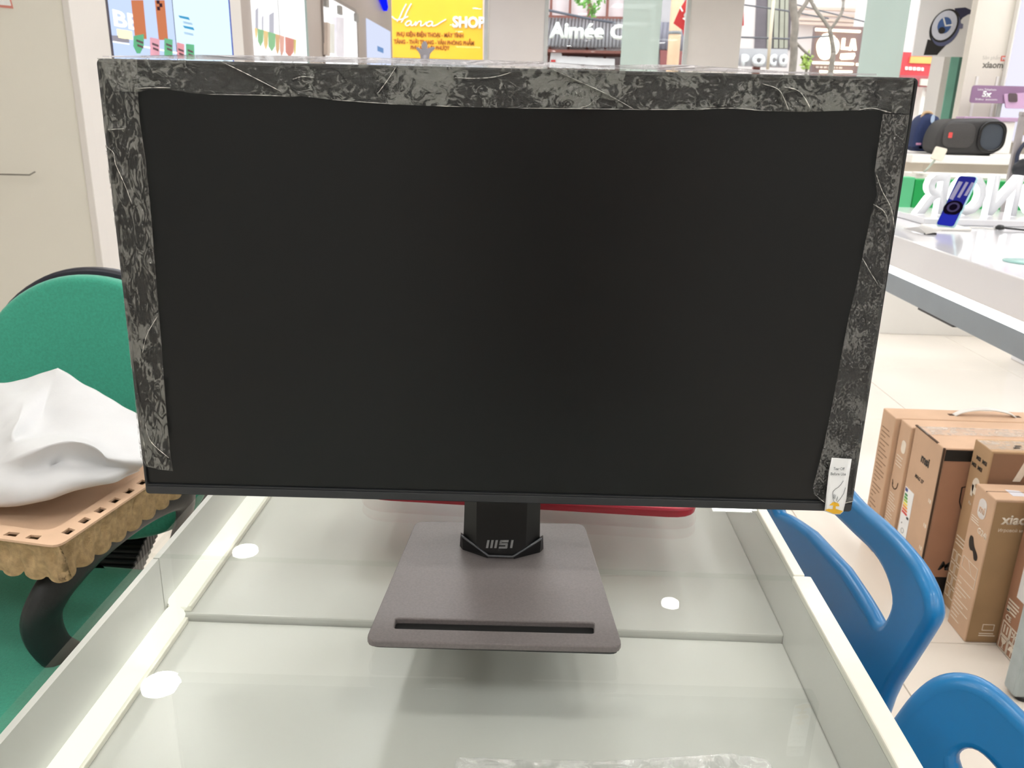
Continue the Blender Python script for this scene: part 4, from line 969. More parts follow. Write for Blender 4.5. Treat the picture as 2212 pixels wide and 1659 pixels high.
slab('orange_patch', [(-.16, .075), (.02, .07), (.04, .15), (-.14, .15)], lambda a, b: Vector((q.x + a, q.y - .0004, b)), Vector((0, -.0006, 0)), mat('orange_print', '#d9a276', .6, nscale=10), wb)

# ================================================================= SPEAKER COUNTER BEHIND
SY = 5.6
shc = thing('speaker_counter', (3.1, SY + .2, 0), 'white rear counter with a green sign box on its front', 'counter')
zt = on_y(2000, 333, SY).z; SHZ = on_y(2010, 372, 5.2).z - .0125
box('counter_top', (2.36, SY - .12, zt - .05), (4.2, SY + .53, zt), M_white, shc, .004)
box('front_shelf', (2.30, 5.02, SHZ - .03), (4.2, 5.479, SHZ), M_white, shc, .003)
box('counter_body', (2.46, SY - .06, 0.0), (4.2, SY + .5, zt - .05), mat('cream_panel', '#ded4c4', .5, nscale=5), shc, .004)
gsb = thing('green_sign_box', (2.75, 4.95, 0), 'green sign box standing behind the glowing letters', 'sign box')
M_gr = mat('sign_green', '#12a150', .4, nscale=6, namp=.05)
gz0, gz1 = on_y(2010, 440, 4.9).z, on_y(2010, 388, 4.9).z
ga = on_y(1952, 410, 4.9).x
box('lit_front', (ga + .06, 4.9, gz0 - .08), (3.6, 4.99, gz1), M_gr, gsb, .003)
box('end_face', (ga - .02, 4.905, gz0 - .06), (ga + .058, 4.99, gz1 + .01), mat('sign_green_pale', '#5cc088', .4, nscale=6), gsb, .003)
box('sign_plinth', (ga - .02, 4.88, 0), (3.62, 5.0, gz0 - .0805), M_white, gsb, .003)
SB2 = SY + .22
# blue pouch shaped speaker
bp_ = on_y(2003, 331, SB2)
bs = thing('blue_speaker', (bp_.x, SB2 + .08, zt), 'navy blue dome shaped speaker with a strap beside the black speaker', 'speaker')
M_navy = mat('navy_mesh', '#16264f', .75, nscale=200, namp=.15, bump=.3, bscale=600)
bl = [on_y(x, y, SB2) for x, y in ((1974, 327), (1976, 300), (1984, 272), (1996, 254), (2012, 246), (2026, 250), (2034, 262), (2040, 330))]
bl2 = smooth2([(p.x, max(p.z, zt + .0008)) for p in bl], 4)
slab('speaker_body', bl2, lambda a, b: Vector((a, SB2, b)), Vector((0, .17, 0)), M_navy, bs, (), None, .035, True, 4)
hs = on_y(2012, 248, SB2)
tube('strap', smooth_path([(hs.x - .035, SB2 + .06, hs.z - .02), (hs.x - .02, SB2 + .06, hs.z + .012), (hs.x + .02, SB2 + .06, hs.z + .012), (hs.x + .04, SB2 + .06, hs.z - .02)], 5), .010, mat('tan_strap', '#b99a76', .6, nscale=20), bs, 8)
slab('strap_window', circle(hs.x + .012, hs.z - .025, .013, .028, 14), lambda a, b: Vector((a, SB2 - .002, b)), Vector((0, -.002, 0)), mat('pale_window', '#b8cbe2', .3, nscale=10), bs)
tgp = on_y(1984, 311, SB2); box('name_tag', (tgp.x - .016, SB2 - .003, tgp.z - .007), (tgp.x + .016, SB2 + .0, tgp.z + .007), mat('tag_pink', '#c58fae', .4, nscale=20), bs)
# black boombox
b0, b1 = on_y(2016, 338, SY - .04), on_y(2166, 338, SY - .04); bt = on_y(2090, 255, SY - .04).z
bb = thing('boombox_speaker', ((b0.x + b1.x) / 2, SY + .05, zt), 'large black portable speaker with a red badge on the rear counter', 'speaker')
M_bb = mat('speaker_black', '#2f2d2d', .55, nscale=150, namp=.12, bump=.25, bscale=500)
pts = rpoly([(b0.x + .01, zt + .004), (b0.x, (zt + bt) / 2), (b0.x + .05, bt - .01), (b1.x - .05, bt + .005), (b1.x, (zt + bt) / 2 + .03), (b1.x - .03, zt + .004)], .06, 6)
slab('speaker_body', pts, lambda a, b: Vector((a, SY - .04, b)), Vector((0, .22, 0)), M_bb, bb, (), None, .03, True, 4)
xm = b0.x + (b1.x - b0.x) * .58
slab('grille', rrect(b0.x + .035, zt + .045, xm - .02, bt - .03, .05, 6), lambda a, b: Vector((a, SY - .041, b)), Vector((0, -.008, 0)), mat('grille_grey', '#3e3b3a', .6, nscale=200, namp=.15, bump=.3, bscale=900), bb, (), None, .004, True)
slab('end_ring', rrect(xm, zt + .02, b1.x - .01, bt - .012, .07, 8), lambda a, b: Vector((a, SY - .0405, b)), Vector((0, -.016, 0)), mat('ring_black', '#1e1d1e', .2, nscale=30), bb, (rrect(xm + .018, zt + .038, b1.x - .028, bt - .03, .058, 8),), None, .005, True)
slab('end_cone', rrect(xm + .018, zt + .038, b1.x - .028, bt - .03, .058, 8), lambda a, b: Vector((a, SY - .041, b)), Vector((0, -.004, 0)), mat('cone_slate', '#3a4049', .6, nscale=200, namp=.1), bb)
rb_ = on_y(2053, 292, SY - .05); slab('badge', rrect(rb_.x - .012, rb_.z - .017, rb_.x + .012, rb_.z + .017, .005), lambda a, b: Vector((a, SY - .0495, b)), Vector((0, -.002, 0)), mat('badge_red', '#d9504e', .4, nscale=20), bb)
hk = on_y(2170, 298, SY); box('side_button', (b1.x - .015, SY + .05, hk.z - .018), (b1.x + .03, SY + .09, hk.z + .018), mat('button_brown', '#3a2d28', .5, nscale=20), bb, .003)
for xx in (b0.x + .08, b1.x - .09): box('rubber_foot', (xx - .03, SY + .0, zt + .0005), (xx + .03, SY + .12, zt + .010), M_black, bb, .002)
# small tilted phone on the edge of the rear counter
tp_ = on_y(2010, 372, 5.2); tt_ = on_y(2034, 320, 5.25); tpu = (tt_ - tp_).normalized(); tpr = Vector((.9, -.43, 0)); tpr = (tpr - tpu * tpr.dot(tpu)).normalized(); tpn = tpr.cross(tpu)
sph = thing('demo_phone', (tp_.x, 5.22, zt - .18), 'pale beige demo phone on a thin stand before the black speaker', 'phone')
slab('phone_body', rrect(-.035, (tt_ - tp_).length * .5, .035, (tt_ - tp_).length, .010), lambda a, b: tp_ + tpr * a + tpu * b, tpn * .010, mat('beige_phone', '#d9cdbd', .4, nscale=20), sph, (), None, .002)
tube('stand_arm', [tp_ + tpu * .11 - tpn * .01, tp_ + Vector((-.02, .01, .015)), tp_ + Vector((-.04, 0, 0))], .006, mat('stand_sage', '#9fa89a', .5, nscale=20), sph, 8)
box('stand_foot', (tp_.x - .09, tp_.y - .05, tp_.z - .012), (tp_.x + .03, tp_.y + .05, tp_.z), M_white, sph, .003)
# headphone display at the right edge
hp = on_y(2196, 390, 4.4)
hs_ = thing('headphone_stand', (hp.x, 4.4, HZ), 'grey metal post with dark blue headphones at the right edge', 'headphone stand')
pA = on_y(2177, 398, 4.4); pB = on_y(2200, 250, 4.4)
box('post', (pA.x - .010, 4.39, HZ + .001), (pA.x + .022, 4.41, pB.z), mat('post_grey', '#a39c9b', .4, nscale=20), hs_, .003)
box('arm', (pA.x - .010, 4.385, pB.z), (pA.x + .40, 4.415, pB.z + .02), MATS['post_grey'], hs_, .003)
box('back_board', (pA.x + .03, 4.43, on_y(2200, 292, 4.4).z), (pA.x + .5, 4.45, pB.z - .005), mat('board_tan', '#b3a693', .5, nscale=10), hs_)
hq = on_y(2216, 345, 4.38)
tube('headband', smooth_path([(hq.x - .045, 4.37, hq.z - .03), (hq.x - .050, 4.37, hq.z + .03), (hq.x - .02, 4.37, hq.z + .085), (hq.x + .04, 4.37, hq.z + .10), (hq.x + .10, 4.37, hq.z + .05)], 5), .010, mat('headphone_navy', '#2b3044', .4, nscale=20), hs_, 8)
lathe('ear_cup', [(.02, -.02), (.048, -.016), (.052, 0), (.046, .014), (.02, .018)], (hq.x - .015, 4.355, hq.z - .045), mat('cup_black', '#24252b', .3, nscale=20), hs_, 18, Vector((-.3, -1, 0)))
tube('cable', [(hq.x - .01, 4.36, hq.z - .09), (hq.x - .012, 4.37, HZ + .15)], .003, M_black, hs_, 6)

# ================================================================= POSTERS, PILLAR, RIGHT BACKDROP
WYB = 6.2
xw = on_y(2083, 170, WYB).x
bk = struct(box('wall_display_right', (xw, WYB, 0), (WX1, WYB + .08, CZ), mat('display_wall', '#d4cdc2', .5, nscale=4, namp=.015)), 'beige white display wall with product prints on the right')
q1 = on_y(2132, 152, WYB); text('wall_lettering', 'xiaomi', .058, (on_y(2121, 146, WYB).x, WYB - .0005, on_y(2121, 146, WYB).z), UX, UZ, mat('grey_lettering', '#6b675f', .6, nscale=20), bk, bold=.0018, width=on_y(2170, 146, WYB).x - on_y(2121, 146, WYB).x)
text('wall_lettering', '17T', .055, (on_y(2173, 147, WYB).x, WYB - .0005, on_y(2173, 147, WYB).z), UX, UZ, mat('pale_lettering', '#a9a49b', .6, nscale=20), bk, width=.045)
text('wall_lettering', 'Sản phẩm', .032, (on_y(2122, 128, WYB).x, WYB - .0005, on_y(2122, 128, WYB).z), UX, UZ, MATS['pale_lettering'], bk, width=.125)
r0, r1 = on_y(2161, 132, WYB), on_y(2183, 121, WYB)
box('red_tag', (r0.x, WYB - .002, r0.z), (r1.x, WYB - .0002, r1.z), mat('tag_red', '#cf5a48', .5, nscale=20), bk)
text('wall_lettering', 'MỚI', .026, (r0.x + .008, WYB - .0022, r0.z + .008), UX, UZ, M_sticker, bk, bold=.0012, width=r1.x - r0.x - .016)
text('wall_lettering', 'ra mắt', .030, (on_y(2186, 130, WYB).x, WYB - .0005, on_y(2186, 130, WYB).z), UX, UZ, MATS['pale_lettering'], bk, width=.075)
strokes('print_line', [[(on_y(2165, 150, WYB).x, on_y(2165, 151, WYB).z), (on_y(2196, 151, WYB).x, on_y(2196, 152, WYB).z)]], .007, lambda a, b: Vector((a, WYB - .0004, b)), Vector((0, -.0008, 0)), MATS['pale_lettering'], bk)
lathe('red_dot', [(.014, 0), (.014, .001)], on_y(2197, 153, WYB - .001), MATS['tag_red'], bk, 14, Vector((0, -1, 0)))
for x in (2106, 2150, 2170): 
    a = on_y(x, 190, WYB).x; box('shelf_standard', (a - .008, WYB - .012, .6), (a + .008, WYB - .0005, on_y(x, 165, WYB).z), M_wallw, bk)
# glowing panels beside it
lp = thing('light_box', (3.35, 6.0, 1.1), 'narrow glowing white light box at the right edge', 'light box')
a_ = on_y(2203, 110, 6.05); 
box('light_face', (a_.x, 6.14, 1.1), (a_.x + .5, 6.15, a_.z + .35), emit('panel_white', '#f1efff', 1.1), lp)
box('light_case', (a_.x - .01, 6.151, 1.09), (a_.x + .51, 6.198, a_.z + .36), M_white, lp)
# purple zoom sign
PY = 6.0
ps = thing('purple_sign', (2.95, PY, zt), 'purple print with white 5x lettering and a lilac phone', 'sign')
pA_, pB_ = on_y(2095, 222, PY), on_y(2230, 185, PY)
pz0, pz1 = pA_.z, on_y(2103, 184, PY).z
slab('sign_board', rpoly([(pA_.x, pz0), (pA_.x + .42, pz0), (pA_.x + .42, pz1), (pA_.x, pz1)], .018), lambda a, b: Vector((a, PY, b)), Vector((0, .012, 0)), mat('mauve_print', '#8d6d8c', .45, nscale=8, namp=.05), ps)
def pt_(s, x, y, size, wd, bold=0): 
    p = on_y(x, y, PY); text('lettering', s, size, (p.x, PY - .0004, p.z), UX, UZ, M_sticker, ps, bold=bold, width=wd)
wq = on_y(2152, 200, PY).x - on_y(2112, 200, PY).x
pt_('Leica Telephoto', 2112, 195, .018, wq); pt_('5x', 2121, 209, .050, on_y(2141, 200, PY).x - on_y(2121, 200, PY).x, .002); pt_('Siêu zoom', 2106, 216, .017, wq * 1.2)
lx = on_y(2166, 205, PY)
slab('lilac_phone', rpoly([(lx.x, lx.z + .005), (lx.x + .30, lx.z + .03), (lx.x + .30, lx.z - .085), (lx.x + .03, lx.z - .085)], .012), lambda a, b: Vector((a, PY - .014, b)), Vector((0, .012, 0)), mat('lilac', '#c39fc0', .3, nscale=8), ps, (), None, .003)
ci = on_y(2185, 211, PY); slab('camera_block', [(p[0] + ci.x + (ci.z - p[1] - ci.z) * .25, p[1] + ci.z) for p in rrect(-.030, -.028, .030, .028, .012)], lambda a, b: Vector((a, PY - .0145, b)), Vector((0, -.006, 0)), mat('camera_brown', '#5d4f54', .3, nscale=20), ps, (), None, .002)
box('sign_post', (pA_.x + .2, PY + .014, on_y(2100, 252, PY).z), (pA_.x + .225, PY + .03, pz1 - .01), M_alu, ps)
box('sign_foot', (pA_.x - .03, PY - .02, on_y(2100, 254, PY).z - .02), (pA_.x + .35, PY + .10, on_y(2100, 252, PY).z), mat('mauve_light', '#b596b4', .45, nscale=8), ps, .004)
box('sign_pedestal', (pA_.x - .01, PY - .0, zt + .001), (pA_.x + .33, PY + .08, on_y(2100, 254, PY).z - .0205), M_white, ps, .004)
# green pillar and watch poster
PG = 7.4
ga_, gb_, gc_ = on_y(2049, 130, PG).x, on_y(2057, 130, PG).x, on_y(2092, 130, PG).x
gp = struct(box('wall_green_pillar', (gb_ - .01, PG, 0), (gc_ + .02, PG + .25, CZ), mat('pillar_green', '#7db8a6', .3, nscale=5, namp=.08)), 'sea green pillar between the red shop view and the display wall')
box('white_edge', (ga_ - .03, PG + .01, 0), (gb_ - .01, PG + .25, CZ), M_wallw, gp)
box('dark_groove', ((gb_ + gc_) / 2 - .01, PG - .004, 0), ((gb_ + gc_) / 2 + .012, PG, CZ), mat('groove_green', '#4c7569', .4, nscale=5), gp)
QY = 6.8
qa, qb = on_y(1980, 60, QY).x, on_y(2103, 60, QY).x; qz = on_y(2030, 122, QY).z
wp = thing('watch_poster', ((qa + qb) / 2, QY, 0), 'pale grey hanging poster showing a black wristwatch with white dial', 'poster')
box('poster_board', (qa, QY, qz), (qb, QY + .02, CZ - .05), mat('poster_grey', '#e6e4e4', .4, nscale=4, namp=.02), wp, .002)
for xx in (qa + .05, qb - .05): tube('hanger', [(xx, QY + .01, CZ - .05), (xx, QY + .01, CZ)], .003, M_alu, wp, 6)
def qp(px): 
    return [(on_y(x, y, QY).x, on_y(x, y, QY).z) for x, y in px]
def qslab(name, px, d, m, sm=3, par=wp, holes=()):
    o = smooth2(qp(px), sm, True) if sm else qp(px)
    return slab(name, o, lambda a, b: Vector((a, QY - .0005 - d, b)), Vector((0, -.0012, 0)), m, par, holes)
M_wblk = mat('print_black', '#1f1d1e', .4, nscale=20); M_wnav = mat('print_navy', '#2a2c4a', .4, nscale=20)
qslab('strap_print', [(2062, 18), (2085, 16), (2109, 27), (2108, 30), (2092, 31), (2080, 38), (2070, 50), (2064, 30)], 0, M_wnav, 1)
qslab('strap_print', [(2004, 85), (2000, 100), (1995, 119), (2024, 119), (2030, 112), (2044, 97), (2030, 92)], .0, M_wblk, 0)
def ell(cx, cy, a, b, rot, n=28):
    r = math.radians(rot); return [(cx + a * math.cos(t) * math.cos(r) - b * math.sin(t) * math.sin(r), cy + a * math.cos(t) * math.sin(r) + b * math.sin(t) * math.cos(r)) for t in [2 * math.pi * k / n for k in range(n)]]
qslab('case_print', ell(2041, 59, 43, 30, -58), .0015, M_wblk, 0)
qslab('bezel_print', ell(2043, 63, 40, 27, -58), .0030, mat('print_steel', '#5a5f80', .3, nscale=20), 0)
qslab('case_ring', ell(2040, 56, 39, 27, -58), .0045, M_wblk, 0)
qslab('dial_print', ell(2039, 55, 35, 24, -58), .0060, mat('print_dial', '#cfd2de', .4, nscale=20), 0)
qslab('dial_centre', ell(2039, 55, 19, 14, -62), .0075, mat('print_blue', '#3f5f97', .4, nscale=20), 0)
qslab('dial_dark_print', ell(2033, 66, 8, 7, -40), .0090, M_wblk, 0)  # black oval printed on the dial
strokes('watch_hands', [qp([(2037, 40), (2041, 56)]), qp([(2041, 56), (2055, 54)])], .010, lambda a, b: Vector((a, QY - .0105, b)), Vector((0, -.001, 0)), M_sticker, wp)
qslab('crown_print', [(2074, 50), (2080, 52), (2079, 61), (2074, 63), (2071, 58)], .0045, mat('print_crown', '#70718c', .3, nscale=20), 0)

# ================================================================= LEFT WALL DISPLAYS
X0 = WX0 + .002
def wx(px, py): 
    p = on_x(px, py, X0); return (p.y, p.z)
lmap = lambda d: (lambda a, b: Vector((X0 + d, a, b)))
LN = Vector((.003, 0, 0))
tv = thing('wall_screen', (X0, 3.75, .85), 'large lit wall screen advertising two orange phones on pale blue', 'screen')
box('screen_frame', (X0, 3.14, .85), (X0 + .02, 4.42, 2.05), mat('frame_dark', '#3b2d33', .4, nscale=20), tv, .003)
E_tv = emit('tv_pale_blue', '#c3d4f5', 1.25); E_tv2 = emit('tv_ice', '#dcf0ff', 1.25)
ysp = wx(366, 60)[0]
box('screen_panel', (X0 + .0205, 3.175, .87), (X0 + .024, ysp - .008, 2.03), E_tv, tv)
box('screen_panel', (X0 + .0205, ysp + .008, .87), (X0 + .024, 4.405, 2.03), E_tv2, tv)
box('blue_edge', (X0 + .0205, 4.405, .87), (X0 + .025, 4.42, 2.03), emit('tv_edge_blue', '#3b5bd0', .8), tv)
E_or = emit('tv_orange', '#e08a62', .95)
def tvq(name, px, m, d=.0245): return slab(name, [wx(*p) for p in px], lmap(d), LN, m, tv)
tvq('phone_picture', [(269, 0), (294, 0), (302, 84), (278, 84)], E_or); tvq('phone_picture', [(321, 0), (341, 0), (349, 86), (330, 86)], E_or)
for cx_, cy_ in ((326, 4), (332, 11), (327, 18)): tvq('camera_lens', [(cx_ - 3, cy_ - 4), (cx_ + 2, cy_ - 4), (cx_ + 3, cy_ + 4), (cx_ - 2, cy_ + 4)], emit('tv_lens', '#5b3d48', .6), .0275)
E_tvw = emit('tv_white', '#ffffff', 1.5)
def tvt(s, px, py, size, wd, m=E_tvw):
    a, b = wx(px, py); text('screen_lettering', s, size, (X0 + .0246, a, b), UY, UZ, m, tv, bold=.002, width=wd)
tvt('BE', 232, 54, .075, .20); strokes('screen_print', [[wx(241, 72), wx(252, 74)], [wx(256, 74), wx(268, 76)]], .03, lmap(.0246), LN, emit('tv_yellowish', '#fff6c8', 1.4), tv)
tvq('grey_shape', [(227, 76), (262, 78), (264, 92), (229, 90)], emit('tv_grey', '#b9b4bf', .8))
for y_ in (33, 55): tvq('blue_caption', [(373 + (y_ - 33) * .45, y_), (394 + (y_ - 33) * .45, y_ + 4), (397 + (y_ - 33) * .45, y_ + 10), (376 + (y_ - 33) * .45, y_ + 5)], emit('tv_cyan', '#4fb2e2', .9))
for k in range(4): tvq('caption_line', [(383 + k, 46 + k * 2.5 + (18 if k > 1 else 0)), (402 + k, 50 + k * 2.5 + (18 if k > 1 else 0)), (402 + k, 51 + k * 2.5 + (18 if k > 1 else 0)), (383 + k, 47 + k * 2.5 + (18 if k > 1 else 0))], emit('tv_caption', '#7fb7de', .9))
tvq('light_streak', [(227, 88), (262, 94), (262, 96), (227, 91)], E_tvw, .0275); tvq('light_streak', [(285, 97), (375, 114), (375, 117), (285, 100)], E_tvw, .0275)
PEN = [('#58b487', 'green', 274, 73, [(-11, 4), (11, 0), (11, 26), (3, 42), (-4, 42), (-12, 26)]), ('#e7a9c0', 'pink', 309, 80, [(-10, 0), (11, 4), (11, 40), (-9, 40)]), ('#5fb98a', 'green', 340, 81, [(-9, 1), (9, 4), (9, 40), (-9, 40)]), ('#e59aa8', 'rose', 367, 92, [(-8, -1), (8, 3), (8, 34), (-7, 34)]), ('#5cb98b', 'green', 388, 94, [(-9, 0), (9, 2), (10, 34), (-8, 34)])]
names = ['pointed green paper flag at the left end of the lit wall screen', 'pink paper flag beside the first orange phone picture', 'green paper flag under the second orange phone picture', 'small rose paper flag across the screen joint', 'small green paper flag under the pale caption panel']
for (c, cn, px_, py_, sh_), lb in zip(PEN, names):
    o = [wx(px_ + a, py_ + b) for a, b in sh_]
    t = slab('paper_flag', o, lmap(.045), Vector((.001, 0, 0)), mat('flag_' + c[1:], c, .7, nscale=10), None)
    tag(t, lb, 'paper flag', 'paper flags before the wall screen')
    a, b = wx(px_ - 5, py_ + 14)
    strokes('flag_mark', [[(a, b), (a + .05, b - .004)], [(a + .004, b - .016), (a + .046, b - .02)]], .008, lmap(.0462), Vector((.0006, 0, 0)), mat('flag_ink', '#5a3a48', .7, nscale=20), t)
def niche(name, x0, x1, ztop, label, cat, bgm):
    t = thing(name, (X0, (x0 + x1) / 2, .7), label, cat)
    box('lit_back', (X0, x0, .7), (X0 + .006, x1, ztop), bgm, t)
    return t
E_win = emit('niche_white', '#ffffff', 1.35); E_win2 = emit('niche_blue_white', '#dfe7ff', 1.05)
a0, a1 = wx(545, 60)[0], wx(660, 60)[0]
nw = niche('display_window', a0, a1, 2.05, 'bright white display window with coloured bunting painted across it', 'display window', E_win)
box('window_edge', (X0 + .006, a1 - .02, .7), (X0 + .016, a1, 2.05), mat('edge_grey_green', '#8fa09c', .3, nscale=10), nw)
jx = wx(601, 60)[0]; box('pane_joint', (X0 + .006, jx - .004, .7), (X0 + .008, jx + .004, 2.05), mat('joint_grey', '#a9adad', .4, nscale=10), nw)
for (xa, xb, y0_, c) in ((547, 553, 76, '#e2c98a'), (553, 566, 90, '#86bb8c'), (566, 576, 96, '#d8bd86'), (576, 592, 98, '#84bb8c'), (592, 601, 104, '#cfa97e'), (601, 611, 106, '#d9a79a'), (613, 632, 107, '#c8837a'), (631, 637, 103, '#cfc07a')):
    top = 60 + (xa - 547) * .29
    slab('bunting_flag', [wx(xa, top), wx(xb, top + (xb - xa) * .29), wx(xb - 1, y0_ - 2 + (xb - 553) * .1), wx((xa + xb) / 2, y0_ + 9 + (xb - 553) * .1), wx(xa + 1, y0_ - 2 + (xb - 553) * .1)], lmap(.008), Vector((.001, 0, 0)), mat('bunt_' + c[1:], c, .7, nscale=10), nw)
for (xa, xb, y0_, y1_) in ((549, 555, 16, 62), (563, 566, 32, 66), (579, 589, 26, 76)): slab('picture_shape', [wx(xa, y1_), wx(xb, y1_ + 2), wx(xb, y0_), wx(xa, y0_ + 6)], lmap(.0065), Vector((.001, 0, 0)), emit('niche_grey', '#d3d2dc', .95), nw)
a0, a1 = wx(697, 60)[0], wx(769, 60)[0]
zt3 = wx(768, 28)[1]
nx_ = thing('display_niche', (X0, (a0 + a1) / 2, .7), 'open white lit niche with rounded top corner and pale cabinets inside', 'display niche')
slab('lit_back', rpoly([(a0, .7), (a1, .7), (a1, zt3), (a0, zt3)], .09), lmap(0), Vector((.006, 0, 0)), E_win, nx_)
for (xa, xb, y0_, y1_, c) in ((697, 702, 48, 118, '#c8b9ae'), (702, 712, 50, 112, '#dfe0dc'), (716, 733, 36, 120, '#eceaf6')): slab('cabinet_shape', [wx(xa, y1_), wx(xb, y1_ + 3), wx(xb, y0_ + 2), wx(xa, y0_)], lmap(.0065), Vector((.03, 0, 0)), mat('cab_' + c[1:], c, .5, nscale=10), nx_)
for x_, y_ in ((729, 22), (765, 38), (699, 5)): 
    a, b = wx(x_, y_); box('clamp', (X0 + .006, a - .04, b - .03), (X0 + .03, a + .04, b + .03), mat('clamp_grey', '#8d8a86', .4, nscale=10), nx_)
slab('niche_rim', rpoly([(a0 - .02, .69), (a1 + .03, .69), (a1 + .03, zt3 + .025), (a0 - .02, zt3 + .025)], .10), lmap(0), Vector((.012, 0, 0)), mat('rim_grey', '#8d847f', .4, nscale=10), nx_, (rpoly([(a0, .7), (a1, .7), (a1, zt3), (a0, zt3)], .09),))
a0, a1 = wx(791, 60)[0], min(wx(842, 60)[0], WY1 - .1)
ls = niche('lit_side_screen', a0, a1, wx(815, 53)[1], 'pale blue white glowing screen at the far end of the side wall', 'screen', E_win2)
a, b = wx(818, 108); box('blue_caption', (X0 + .006, a - .1, b - .015), (X0 + .008, a + .22, b + .03), emit('cap_blue', '#7fa6dc', .9), ls)
p = on_x(826, 4, X0 + .03)
bl_ = thing('blue_led', (X0 + .03, p.y, p.z), 'small deep blue glowing lamp high on the taupe wall', 'lamp')
slab('led_lens', [(-.22, .09), (.20, -.06), (.26, -.02), (.14, .12), (-.2, .2)], lambda a, b: Vector((X0 + .002, p.y + a, p.z + b)), Vector((.04, 0, 0)), emit('led_blue', '#0a18ff', 1.6), bl_, (), None, .005)
box('led_mount', (X0, p.y - .2, p.z + .06), (X0 + .03, p.y + .15, p.z + .3), M_taupe, bl_)
# price label and hook on the near wall
q = on_y(12, 5, BY - .004)
pc = thing('price_label', (q.x, BY, q.z - .02), 'white price label with a red border at the top left', 'label')
slab('label_card', [(q.x - .12, q.z + .10), (q.x + .005, q.z + .10), (q.x + .021, q.z - .018), (q.x - .12, q.z - .008)], lambda a, b: Vector((a, BY - .002, b)), Vector((0, .0015, 0)), mat('label_red', '#d98b80', .5, nscale=20), pc)
slab('label_sheet', [(q.x - .12, q.z + .10), (q.x + .002, q.z + .10), (q.x + .016, q.z - .010), (q.x - .12, q.z - .001)], lambda a, b: Vector((a, BY - .003, b)), Vector((0, .0008, 0)), M_sticker, pc)
boxes('barcode', [((q.x - .02 + k * .0045, BY - .0034, q.z + .012), (q.x - .0175 + k * .0045, BY - .003, q.z + .06)) for k in range(6)], M_kprint, pc)['kind'] = 'stuff'
h0, h1 = on_y(0, 378, BY - .03), on_y(64, 378, BY - .03); h2 = on_y(76, 371, BY - .03)
hk_ = thing('wall_rail', (h0.x, BY - .02, h0.z - .01), 'thin metal rail end with a bent tip on the cream wall', 'rail')
tube('rail_bar', [(h0.x - .5, BY - .03, h0.z), (h1.x, BY - .03, h1.z), (h2.x, BY - .03, h2.z)], .003, mat('rail_steel', '#8d8a84', .35, metal=.6, nscale=20), hk_, 6)
box('rail_bracket', (h0.x - .3, BY - .03, h0.z - .004), (h0.x - .28, BY - .0005, h0.z + .004), M_alu, hk_)
# prop in front of the shopfront
q = on_y(917, 125, 6.5)
pp = thing('grey_prop', (q.x, 6.5, 0), 'small grey winged stand silhouetted before the yellow sign', 'display stand')
M_prop = mat('prop_grey', '#8f8c92', .5, nscale=20)
lathe('post', [(.12, 0), (.12, .02), (.02, .04), (.02, q.z + .02)], (q.x, 6.5, 0), M_prop, pp, 16)
k6 = 6.5 / FPX
slab('winged_top', [(q.x + a * k6, q.z + b * k6) for a, b in ((-7, -8), (-9, 6), (-17, 18), (-14, 20), (-5, 16), (-6, 24), (-2, 31), (3, 31), (6, 24), (5, 17), (15, 21), (22, 20), (11, 8), (8, -8))], lambda a, b: Vector((a, 6.49, b)), Vector((0, .03, 0)), M_prop, pp, (), None, .004)

# ================================================================= STREET OUTSIDE
OY = 14.0
def op(px, py, y=OY): p = on_y(px, py, y); return (p.x, p.z)
def front(name, px, y, th, m, par, smooth=0):
    o = [op(a, b, y) for a, b in px]
    return slab(name, o, lambda a, b: Vector((a, y, b)), Vector((0, th, 0)), m, par)
def otext(par, s_, px, py, x1, hpx, y, m, bold=0, shear=0, th=.01, name='lettering'):
    a = op(px, py, y); b = op(x1, py, y); k = y / FPX
    return text(name, s_, hpx * k * 1.38, (a[0], y - .002, a[1]), UX, UZ, m, par, bold=bold, shear=shear, th=th, width=b[0] - a[0])
def odash(par, x0, x1, py, hpx, y, m, wmin=5, wmax=14, slope=.03):
    bm_ = bmesh.new(); x = x0
    while x < x1:
        w_ = min(random.uniform(wmin, wmax), x1 - x); yy = py + (x - x0) * slope
        q_ = [op(x, yy, y), op(x + w_, yy, y), op(x + w_, yy - hpx, y), op(x, yy - hpx, y)]
        v1_ = [bm_.verts.new((a_, y, b_)) for a_, b_ in q_]; v2_ = [bm_.verts.new((a_, y - .012, b_)) for a_, b_ in q_]; bm_.faces.new(v2_)
        for k_ in range(4): bm_.faces.new((v1_[k_], v1_[(k_ + 1) % 4], v2_[(k_ + 1) % 4], v2_[k_]))
        x += w_ + 2.2
    return from_bm('print_line', bm_, m, par)
street = struct(box('ground_street', (-14, WY1 + .12, -.16), (18, 26, -.06), mat('asphalt', '#8b8782', .85, nscale=12, namp=.08)), 'grey street outside the shopfront')
# yellow shop sign
hn = thing('shop_building', (-2.2, OY + .6, -.06), 'building across the street carrying the yellow shop sign', 'building')
a = op(842, 0)[0]; b = op(1120, 0)[0]
box('wall', (a - 1.5, OY + .12, -.06), (b, OY + 1.6, 5.5), mat('render_pale', '#cfc4ba', .8, nscale=3), hn)
hs2 = thing('yellow_sign', (-1.7, OY, 1.6), 'bright yellow shop sign with white script lettering', 'sign')
M_ys = mat('sign_yellow', '#f6b31e', .5, nscale=2, namp=.06)
front('sign_board', [(846, 124), (1043, 130), (1043, -60), (846, -60)], OY, .08, M_ys, hs2)
front('sign_edge', [(1043, 130), (1050, 130), (1050, -60), (1043, -60)], OY - .02, .1, mat('sign_edge_pink', '#d9b9a8', .5, nscale=5), hs2)
M_yw = mat('sign_white', '#fffdf5', .4, nscale=10, namp=.01)
kk = OY / FPX
